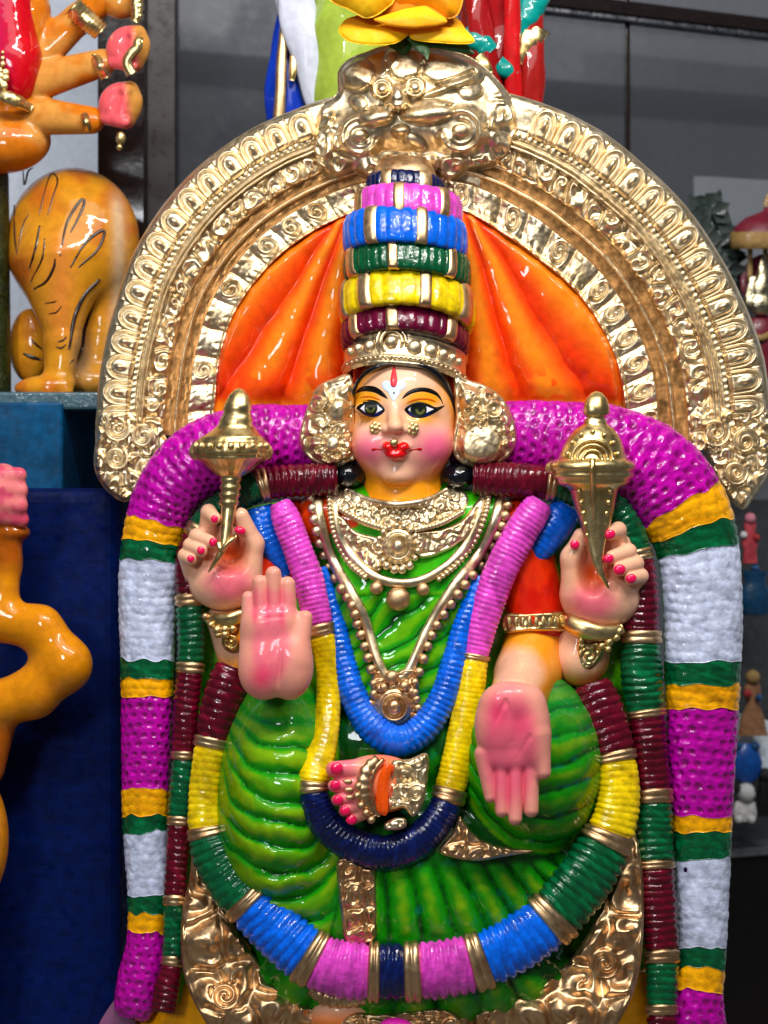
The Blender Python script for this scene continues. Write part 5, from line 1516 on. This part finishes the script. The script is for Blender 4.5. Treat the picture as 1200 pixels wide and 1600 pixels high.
bead("gold_rod_end", 189, 216, z0 + 100, 8, GOLDB, tig, 1, 11); bead("gold_rod_end", 187, 230, z0 + 98, 5, GOLDB, tig)
# tiger
zt = -330
def tigcol(P):
    u, v, z = P.T
    n = fbm(u / 50, v / 60, 4)
    c = mixc(lin(204, 136, 26), lin(186, 98, 24), sst(.45, .8, n))
    c = mixc(c, lin(214, 120, 52), np.clip(np.exp(-((u - 95) / 22) ** 2) * sst(330, 400, v) * sst(560, 500, v), 0, 1) * .6)
    c = mixc(c, lin(204, 172, 136), np.exp(-((u - (186 - .00045 * (v - 400) ** 2)) / 11) ** 2) * sst(285, 330, v) * .85)
    c = mixc(c, lin(150, 128, 100), np.exp(-((u - 128) / 16) ** 2 - ((v - 560) / 40) ** 2) * .8)
    return c
tiger = blobmesh("tiger_body", tig, (-60, 255, zt - 120), (240, 640, zt + 130), 3.4,
         [('e', (114, 378, zt), (104, 116, 92), 0, 0), ('c', (92, 410, zt + 40), (98, 520, zt + 66), 74, 30, 22), ('c', (168, 410, zt - 10), (146, 590, zt + 4), 50, 34, 14), ('c', (96, 545, zt + 66), (92, 588, zt + 72), 27, 24, 16),
          ('e', (70, 604, zt + 84), (48, 18, 26), -4, 12), ('e', (50, 610, zt + 90), (16, 11, 16), 0, 5), ('e', (76, 612, zt + 94), (17, 11, 16), 0, 5), ('e', (100, 612, zt + 92), (15, 11, 14), 0, 5),
          ('e', (140, 594, zt + 20), (52, 26, 40), 0, 14), ('e', (46, 540, zt - 10), (32, 58, 26), 0, 8)], tigcol, SILK)
STR = paint("dark_brush_stripe", rough=.3, coat=.3, bump=0, color=(30, 10, 6))
def stripes():
    f = Field((-60, 255, zt - 120), (240, 640, zt + 130), 6)
    import mathutils
    me = tiger.data
    org = np.array(tig.location)
    co = np.empty(len(me.vertices) * 3); me.vertices.foreach_get("co", co); co = co.reshape(-1, 3) + org
    d_ = -co[:, 1] / S; k = (D - d_) / D
    P = np.column_stack([co[:, 0] / (k * S) + 600, 800 - co[:, 2] / (k * S), d_])
    F = [tuple(p.vertices) for p in me.polygons]
    b = reg(P, F)
    for ln, w in [([(60, 340), (70, 300), (80, 272), (90, 282), (82, 310), (74, 338)], 1.6), ([(94, 400), (104, 350), (122, 318), (131, 312), (128, 328), (108, 368)], 2.6),
                  ([(110, 418), (130, 384), (150, 365), (163, 362), (152, 390), (122, 418)], 2.6), ([(22, 320), (24, 370), (27, 398)], 2.2), ([(46, 420), (56, 388), (62, 352)], 2.6), ([(48, 440), (66, 404), (70, 372)], 1.8),
                  ([(28, 392), (36, 352), (46, 334)], 1.4), ([(52, 452), (72, 440), (84, 418), (86, 404)], 2.4), ([(108, 545), (116, 496), (132, 460), (156, 436)], 4), ([(106, 570), (128, 545), (134, 510), (150, 466)], 2.6),
                  ([(36, 552), (50, 558), (64, 562)], 3), ([(48, 530), (58, 540), (66, 546)], 2), ([(90, 534), (98, 532), (104, 526)], 1.6), ([(88, 542), (96, 544), (103, 538)], 1.4), ([(70, 474), (84, 472), (88, 470)], 1.2), ([(76, 490), (88, 488), (96, 478)], 1.2), ([(36, 264), (38, 290), (44, 268), (52, 262)], 1.6)]:
        Q = spline(np.array(ln, float), 8)
        z = smooth1(depth(Q[:, 0], Q[:, 1], [b], zt + 40.0), 2)
        ww = w * (.35 + .65 * np.sin(np.pi * np.linspace(.06, .94, len(Q))))
        tube("stripe", np.column_stack([Q[:, 0], Q[:, 1], z + .3, ww]), STR, tig, nphi=8, thick=.5, ds=3)
    BV.pop()
stripes()
GLIT = paint("dark_green_glitter_cloth", rough=.3, coat=.2, bump=.0012, bscale=400, color=(38, 48, 14), var=.7)
blobmesh("green_cloth", tig, (-120, 240, zt - 100), (70, 640, zt + 120), 5, [('c', (-40, 280, zt + 20), (-34, 620, zt + 30), 54, 52, 0)], np.zeros(3), GLIT)
DKG = paint("dark_green_sleeve", rough=.2, color=(10, 30, 30))
blobmesh("dark_cloak", tig, (-60, -140, z0 - 120), (110, 80, z0 + 20), 5, [('c', (-20, -120, z0 - 50), (36, 26, z0 - 50), 60, 38, 0)], np.zeros(3), DKG)
TEAL = paint("teal_gloss_block", rough=.4, coat=.1, spec=.12, bump=.0006, bscale=70, color=(0, 68, 108), var=.35)
# block : front face and receding right side
pA, pB = at(-160, 628, -205), at(98, 628, -205)
zb_ = at(0, 770, -205)[2]
box("plinth", (pA[0], pA[1], zb_), (pB[0], pB[1] + .26, pB[2]), TEAL, tig)
pC, pD_ = at(-170, 612, -210), at(170, 640, -210)
box("plinth_ledge", (pC[0], pA[1] + .003, pD_[2]), (pD_[0], pA[1] + .30, pC[2]), paint("weathered_teal_edge", color=(52, 86, 98), rough=.4, bump=.0006), tig)
# dark blue cloth covered stand
BLUED = paint("deep_blue_crate_paint", rough=.5, coat=.0, spec=.1, bump=.0006, bscale=50, color=(0, 20, 76), var=.4)
def streaks(m, sz=(6, 6, 90), lo=.5, hi=1.7):
    nt = m.node_tree; bs = nt.nodes["Principled BSDF"]
    tc = nt.nodes.new("ShaderNodeTexCoord"); mp = nt.nodes.new("ShaderNodeMapping"); mp.inputs["Scale"].default_value = sz
    n = nt.nodes.new("ShaderNodeTexNoise"); n.inputs["Scale"].default_value = 1; n.inputs["Detail"].default_value = 6; n.inputs["Roughness"].default_value = .7
    nt.links.new(tc.outputs["Object"], mp.inputs[0]); nt.links.new(mp.outputs[0], n.inputs["Vector"])
    src = bs.inputs["Base Color"].links[0].from_socket
    mx = nt.nodes.new("ShaderNodeMix"); mx.data_type = 'RGBA'; mx.blend_type = 'MULTIPLY'; mx.inputs[0].default_value = 1
    g = nt.nodes.new("ShaderNodeCombineColor"); f = _ramp(nt, n.outputs["Fac"], lo, hi)
    for i in range(3): nt.links.new(f, g.inputs[i])
    nt.links.new(src, mx.inputs[6]); nt.links.new(g.outputs[0], mx.inputs[7]); nt.links.new(mx.outputs[2], bs.inputs["Base Color"])
    b = nt.nodes.new("ShaderNodeBump"); b.inputs["Distance"].default_value = .0005; nt.links.new(n.outputs["Fac"], b.inputs["Height"]); nt.links.new(b.outputs["Normal"], bs.inputs["Normal"])
streaks(BLUED, (5, 5, 60), .7, 1.3); streaks(TEAL, (20, 20, 30), .6, 1.5); streaks(WALL, (3, 3, 2), .85, 1.1); streaks(GREYP, (4, 4, 1.5), .8, 1.15)
pA, pB = at(-220, 762, -120), at(186, 762, -120)
o = box("blue_stand", (pA[0], pA[1], at(0, 1900, -120)[2]), (pB[0], pB[1] + .16, pB[2]), BLUED)
o.modifiers["bevel"].width = .012; o.modifiers["bevel"].segments = 4
tag(o, "deep blue painted block standing low on the left behind the garlands", "stand")

# ================================================================== ORANGE FIGURE AT THE LEFT EDGE
of = empty("orange_armed_figure", (-20, 1600, -60), "partly seen orange figure at the left edge with a bent arm and a pink fist", "statue")
zo = -30
OA = lin(214, 132, 8); OB = lin(186, 92, 6)
def ocol(P):
    u, v, z = P.T
    c = mixc(OA, OB, sst(.5, .9, fbm(u / 60, v / 60, 5)) * .6)
    return mixc(c, lin(150, 60, 4), np.maximum(sst(910, 870, v), sst(1115, 1150, v) * sst(1260, 1200, v)) * .8)
blobmesh("arm", of, (-140, 790, zo - 80), (170, 1640, zo + 90), 4,
         [('c', (6, 812, zo), (8, 880, zo), 34, 24, 0), ('e', (14, 832, zo), (34, 15, 34), 0, 6), ('c', (8, 880, zo), (-4, 962, zo), 24, 34, 16), ('c', (-4, 968, zo), (62, 982, zo + 12), 34, 34, 16), ('c', (62, 982, zo + 12), (98, 1036, zo + 16), 34, 43, 16),
          ('c', (98, 1040, zo + 16), (52, 1082, zo + 12), 43, 38, 16), ('c', (52, 1084, zo + 12), (-40, 1112, zo), 38, 38, 14), ('c', (0, 1110, zo), (-22, 1200, zo - 10), 30, 30, 10), ('e', (-60, 1310, zo), (74, 120, 60), 0, 10), ('c', (-70, 1380, zo), (-80, 1630, zo), 60, 60, 10)], ocol, SILK)
blobmesh("hand", of, (-80, 700, zo - 60), (80, 840, zo + 80), 3,
         [('e', (4, 770, zo + 8), (36, 46, 36), 0, 0), ('c', (-20, 744, zo + 36), (30, 742, zo + 34), 15, 12, 12), ('c', (-20, 762, zo + 38), (30, 766, zo + 32), 17, 14, 10), ('c', (-20, 784, zo + 38), (30, 790, zo + 32), 17, 14, 10), ('c', (-20, 802, zo + 34), (34, 812, zo + 24), 15, 12, 10)],
         lambda P: mixc(lin(226, 120, 120), lin(206, 70, 100), sst(.4, .65, fbm(P[:, 0] / 20, P[:, 1] / 20, 2))), SKIN)
o = plate("fallen_cloth", spline([(150, 1610), (176, 1566), (196, 1548), (210, 1560), (206, 1640), (150, 1640)], 5, True), lambda u, v, e: -2 + 5 * sst(0, 10, e), -50, 4, SILK, None, lambda u, v, e: mixc(lin(120, 96, 110), lin(140, 60, 120), fbm(u / 20, v / 20, 1)))
tag(o, "dull mauve scrap at the foot of the left garland", "cloth")

# ================================================================== TWO FIGURINES BEHIND THE ARCH
zf = -330
fg = empty("green_robed_figurine", (500, 420, zf), "figurine in a pale green robe with a white shawl and blue sash behind the arch", "figurine")
def foldmesh(name, parent, path, mat, col, thick, lam, amp, seed):
    return tube(name, path, mat, parent, thick=thick, prof=lambda s, p, h: 1 + amp * (vn(np.cos(p) * lam + 3, np.sin(p) * lam + s / 70, seed) - .5) + .05 * np.sin(s / 16 + 3 * p), col=col, nphi=40, ds=4)
foldmesh("robe", fg, [(560, -60, zf + 20, 70), (556, 40, zf + 20, 70), (552, 130, zf + 20, 66), (556, 230, zf + 16, 70), (560, 420, zf, 76)], SILK, lin(158, 182, 66), .8, 2, .12, 3)
foldmesh("shawl", fg, [(452, -60, zf + 30, 30), (462, 20, zf + 30, 30), (480, 80, zf + 32, 26), (490, 150, zf + 30, 15), (494, 190, zf + 26, 5)], DULL, lin(196, 200, 216), .7, 2, .2, 5)
foldmesh("sash", fg, [(446, 20, zf, 12), (440, 80, zf + 6, 18), (444, 140, zf + 6, 28), (452, 190, zf + 6, 32), (460, 260, zf, 30)], SILK, lin(8, 50, 168), .7, 3, .3, 6)
tube("sash_border", [(446, 30, zf + 26, 7), (440, 90, zf + 32, 8), (438, 150, zf + 36, 9), (434, 210, zf + 34, 10)], GOLDD, fg)
tube("sash_border", [(458, 84, zf + 34, 5), (458, 110, zf + 38, 6), (456, 126, zf + 36, 4)], GOLDB, fg)
rf = empty("red_robed_figurine", (790, 420, zf), "figurine in a red robe with teal and gold bands behind the arch", "figurine")
REDF = lin(150, 14, 18)
foldmesh("robe", rf, [(776, -60, zf, 64), (778, 40, zf, 62), (780, 120, zf, 60), (786, 240, zf, 60), (786, 420, zf, 60)], SILK, REDF, .5, 3, .3, 8)
foldmesh("robe_fold", rf, [(742, -40, zf + 30, 20), (750, 40, zf + 36, 22), (764, 120, zf + 38, 20), (774, 240, zf + 36, 22)], SILK, REDF, .8, 2, .2, 9)
foldmesh("robe_fold", rf, [(800, -40, zf + 40, 13), (800, 60, zf + 42, 13), (802, 160, zf + 42, 14)], SILK, lin(196, 18, 22), .8, 2, .1, 10)
foldmesh("robe_fold", rf, [(832, -40, zf + 20, 17), (832, 40, zf + 22, 17), (832, 110, zf + 26, 20), (828, 170, zf + 26, 20), (826, 240, zf + 20, 22)], SILK, lin(150, 22, 18), .8, 2, .15, 11)
TQ = lin(0, 142, 134)
tube("teal_band", [(732, 40, zf + 34, 16), (748, 62, zf + 42, 20), (766, 82, zf + 42, 16)], SILK, rf, thick=.75, col=TQ, prof=lambda s, p, h: 1 + .2 * (vn(s / 8, p, 2) - .5))
tube("teal_band", [(778, 98, zf + 40, 13), (792, 108, zf + 44, 16), (806, 118, zf + 42, 12)], SILK, rf, thick=.75, col=TQ)
tube("teal_band", [(840, -12, zf + 16, 22), (826, 18, zf + 24, 22), (808, 52, zf + 26, 14)], SILK, rf, thick=.75, col=TQ, prof=lambda s, p, h: 1 + .2 * (vn(s / 8, p, 2) - .5))
tube("gold_band", [(840, 40, zf + 16, 22), (826, 64, zf + 24, 22), (808, 96, zf + 26, 14)], GOLDB, rf, thick=.75, prof=lambda s, p, h: 1 + .25 * (vn(s / 6, p * 2, 4) - .5))
tube("gold_band", [(746, 86, zf + 56, 8), (756, 100, zf + 62, 10), (764, 116, zf + 60, 8)], GOLDB, rf, thick=.5)

# ================================================================== THINGS ON THE SHELVES AT THE RIGHT
zr = -800
pl = empty("dark_potted_plant", (1130, 560, zr), "dark bushy artificial plant on the shelf behind the arch", "plant")
PLM = paint("dark_foliage", rough=.5, color=(30, 44, 40), var=.5)
for k in range(150):
    a, b = rng.rand() * 6.28, rng.rand() ** .5
    u0, v0 = 1112 + 42 * b * math.cos(a) - 12 * (rng.rand() < .3), 440 + 130 * b * math.sin(a)
    dz = rng.rand() * 50; w_, h_ = 9 + 8 * rng.rand(), 14 + 12 * rng.rand(); t = rng.rand() * 6.28
    c_, s_ = math.cos(t), math.sin(t)
    Pq = np.array([[0, -h_, 0], [w_, 0, 5], [0, h_, 0], [-w_, 0, 5], [0, 0, -4]])
    P = np.column_stack([u0 + Pq[:, 0] * c_ - Pq[:, 1] * s_, v0 + Pq[:, 0] * s_ + Pq[:, 1] * c_, zr + dz + Pq[:, 2]])
    mk("leaf", P, np.array([[0, 1, 4], [1, 2, 4], [2, 3, 4], [3, 0, 4]]), PLM, pl)
lathe("stem", [(1112, 330, 6, zr), (1112, 480, 8, zr), (1112, 560, 16, zr)], PLM, pl)
um = empty("canopied_idol", (1190, 560, zr + 40), "small silver-gold idol on a maroon disc under a fringed maroon canopy", "figurine")
MRN = paint("maroon_lacquer", color=(98, 16, 34), rough=.3); FRG = paint("tarnished_fringe", color=(142, 112, 64), rough=.5, bump=.0008)
zu = zr + 60
lathe("canopy", [(1200, 318, 2, zu), (1200, 330, 9, zu), (1200, 332, 14, zu), (1199, 340, 34, zu), (1198, 352, 48, zu), (1198, 362, 54, zu)], MRN, um, zs=.8)
lathe("canopy_fringe", [(1198, 362, 55, zu), (1198, 374, 56, zu), (1198, 388, 55, zu), (1198, 389, 52, zu)], FRG, um, zs=.8, mod=lambda v, p: 1 + .03 * np.cos(p * 30))
lathe("canopy_finial", [(1200, 302, 1, zu), (1199, 312, 5, zu), (1200, 322, 8, zu)], FRG, um)
for x in (1172, 1196, 1224):
    lathe("canopy_post", [(x, 380, 4, zu), (x, 470, 4, zu)], FRG, um)
plate("backing_disc", np.stack([1200 + 44 * np.cos(np.linspace(0, 6.28, 30, endpoint=False)), 440 + 44 * np.sin(np.linspace(0, 6.28, 30, endpoint=False))], 1), lambda u, v, e: zu - 20 + 4 * sst(0, 8, e), zu - 40, 3, MRN, um, closed=True)
SILV = metal("pale_silver_gilt", (200, 190, 160), (150, 140, 112), bump=.001, bscale=200)
f = Field((1150, 395, zu - 20), (1240, 500, zu + 50), 3)
f.add(f.cap((1192, 402, zu + 10), (1192, 440, zu + 10), 4, 13)).add(f.ell((1192, 448, zu + 12), (17, 17, 14)), 4).add(f.ell((1192, 474, zu + 10), (24, 20, 18)), 6).add(f.cap((1176, 436, zu + 8), (1170, 472, zu + 10), 7, 9), 3).add(f.cap((1208, 436, zu + 8), (1214, 472, zu + 10), 7, 9), 3)
P, F = f.mesh(); P[:, 2] += 3 * (fbm(P[:, 0] / 5, P[:, 1] / 5, 2) - .5); mk("idol", P, F, SILV, um)
mq = empty("maroon_doll", (1190, 620, zr + 60), "dark maroon doll with a yellow trim below the silver-gold idol", "doll")
lathe("doll_body", [(1190, 492, 6, zu), (1190, 500, 22, zu), (1190, 520, 26, zu), (1190, 545, 24, zu), (1192, 600, 34, zu), (1192, 660, 40, zu)], MRN, mq)
tube("doll_trim", [(1170, 520, zu + 18, 4), (1188, 528, zu + 26, 5), (1206, 520, zu + 18, 4)], FRG, mq)
zs_ = -820
SHL = paint("shelf_bric_a_brac", rough=.3, bump=.0006, var=.4)
def knick(name, label, cat, u0, v1, prof, col, extra=()):
    r = empty(name, (u0, v1, zs_), label, cat)
    lathe("body", [(u0 + p[0], v1 - p[1], p[2], zs_) for p in prof], SHL, r, col=lin(*col))
    for e in extra:
        bead(e[0], u0 + e[1], v1 - e[2], zs_ + e[3], e[4], e[5], r)
    return r
BD = {n: paint("bric_" + n, color=c, bump=.0004) for n, c in dict(pink=(206, 120, 140), red=(160, 40, 40), blue=(14, 70, 120), white=(210, 212, 214), dark=(26, 24, 28), straw=(150, 120, 70)).items()}
knick("pink_figurine", "small pink and red figurine on the upper right shelf", "figurine", 1172, 880, [(0, 0, 12), (0, 20, 10), (0, 34, 14), (0, 50, 8), (0, 62, 10), (0, 74, 3)], (170, 60, 70), [("head", 0, 70, 4, 9, BD['pink']), ("arm", -10, 44, 8, 6, BD['white']), ("arm", 10, 40, 8, 6, BD['red'])])
knick("blue_jar", "squat blue jar on the upper right shelf", "jar", 1180, 962, [(0, 0, 18), (0, 6, 24), (0, 36, 25), (0, 48, 18), (0, 54, 16), (0, 62, 20), (0, 70, 20)], (12, 58, 92), [("lid_knob", 0, 74, 0, 7, BD['blue'])])
knick("straw_doll", "small straw coloured doll in a striped cloth on the right shelf", "doll", 1176, 1150, [(0, 0, 24), (0, 30, 18), (0, 50, 10), (0, 66, 14), (0, 80, 12), (0, 92, 4)], (140, 100, 70), [("head", 0, 92, 4, 12, BD['straw']), ("bow", -8, 66, 12, 7, BD['red']), ("bow", 10, 60, 12, 6, BD['blue'])])
knick("blue_toy", "round blue toy on the lower right shelf", "toy", 1166, 1222, [(0, 0, 12), (0, 10, 22), (0, 30, 26), (0, 48, 20), (0, 60, 8)], (10, 76, 160), [("ear", -14, 56, 4, 8, BD['blue']), ("ear", 14, 56, 4, 8, BD['blue'])])
wd = knick("white_toy_dog", "small fluffy white toy dog on the lower right shelf", "toy", 1164, 1284, [(0, 0, 16), (0, 14, 20), (0, 30, 16), (0, 38, 6)], (206, 206, 206), [("head", 2, 46, 8, 15, BD['white']), ("ear", -10, 50, 10, 7, BD['dark']), ("ear", 14, 50, 10, 7, BD['dark']), ("paw", -10, 4, 16, 7, BD['white']), ("paw", 10, 4, 16, 7, BD['white']), ("nose", 2, 42, 22, 3, BD['dark'])])
knick("black_toy", "small black toy beside the white toy dog", "toy", 1196, 1276, [(0, 0, 14), (0, 20, 16), (0, 44, 12), (0, 60, 10), (0, 70, 3)], (16, 16, 20), [("head", 0, 66, 4, 11, BD['dark'])])
sheet = plate("paper_sheet", spline([(1140, 1112), (1170, 1120), (1230, 1134), (1236, 1160), (1232, 1215), (1190, 1200), (1150, 1170)], 5, True), lambda u, v, e: zs_ - 60 + .3 * (v - 1120), lambda u, v: zs_ - 64 + .3 * (v - 1120), 5, paint("white_paper", color=(196, 208, 220), rough=.7, coat=0, bump=.001), None, closed=True)
tag(sheet, "crumpled white paper sheet at the back of the right shelf", "paper")

gr = box("floor", (-2.5, -2.2, -1.2), (2.5, y_wall, -1.16), paint("grey_floor_tile", color=(120, 116, 110), rough=.4), kind="structure")
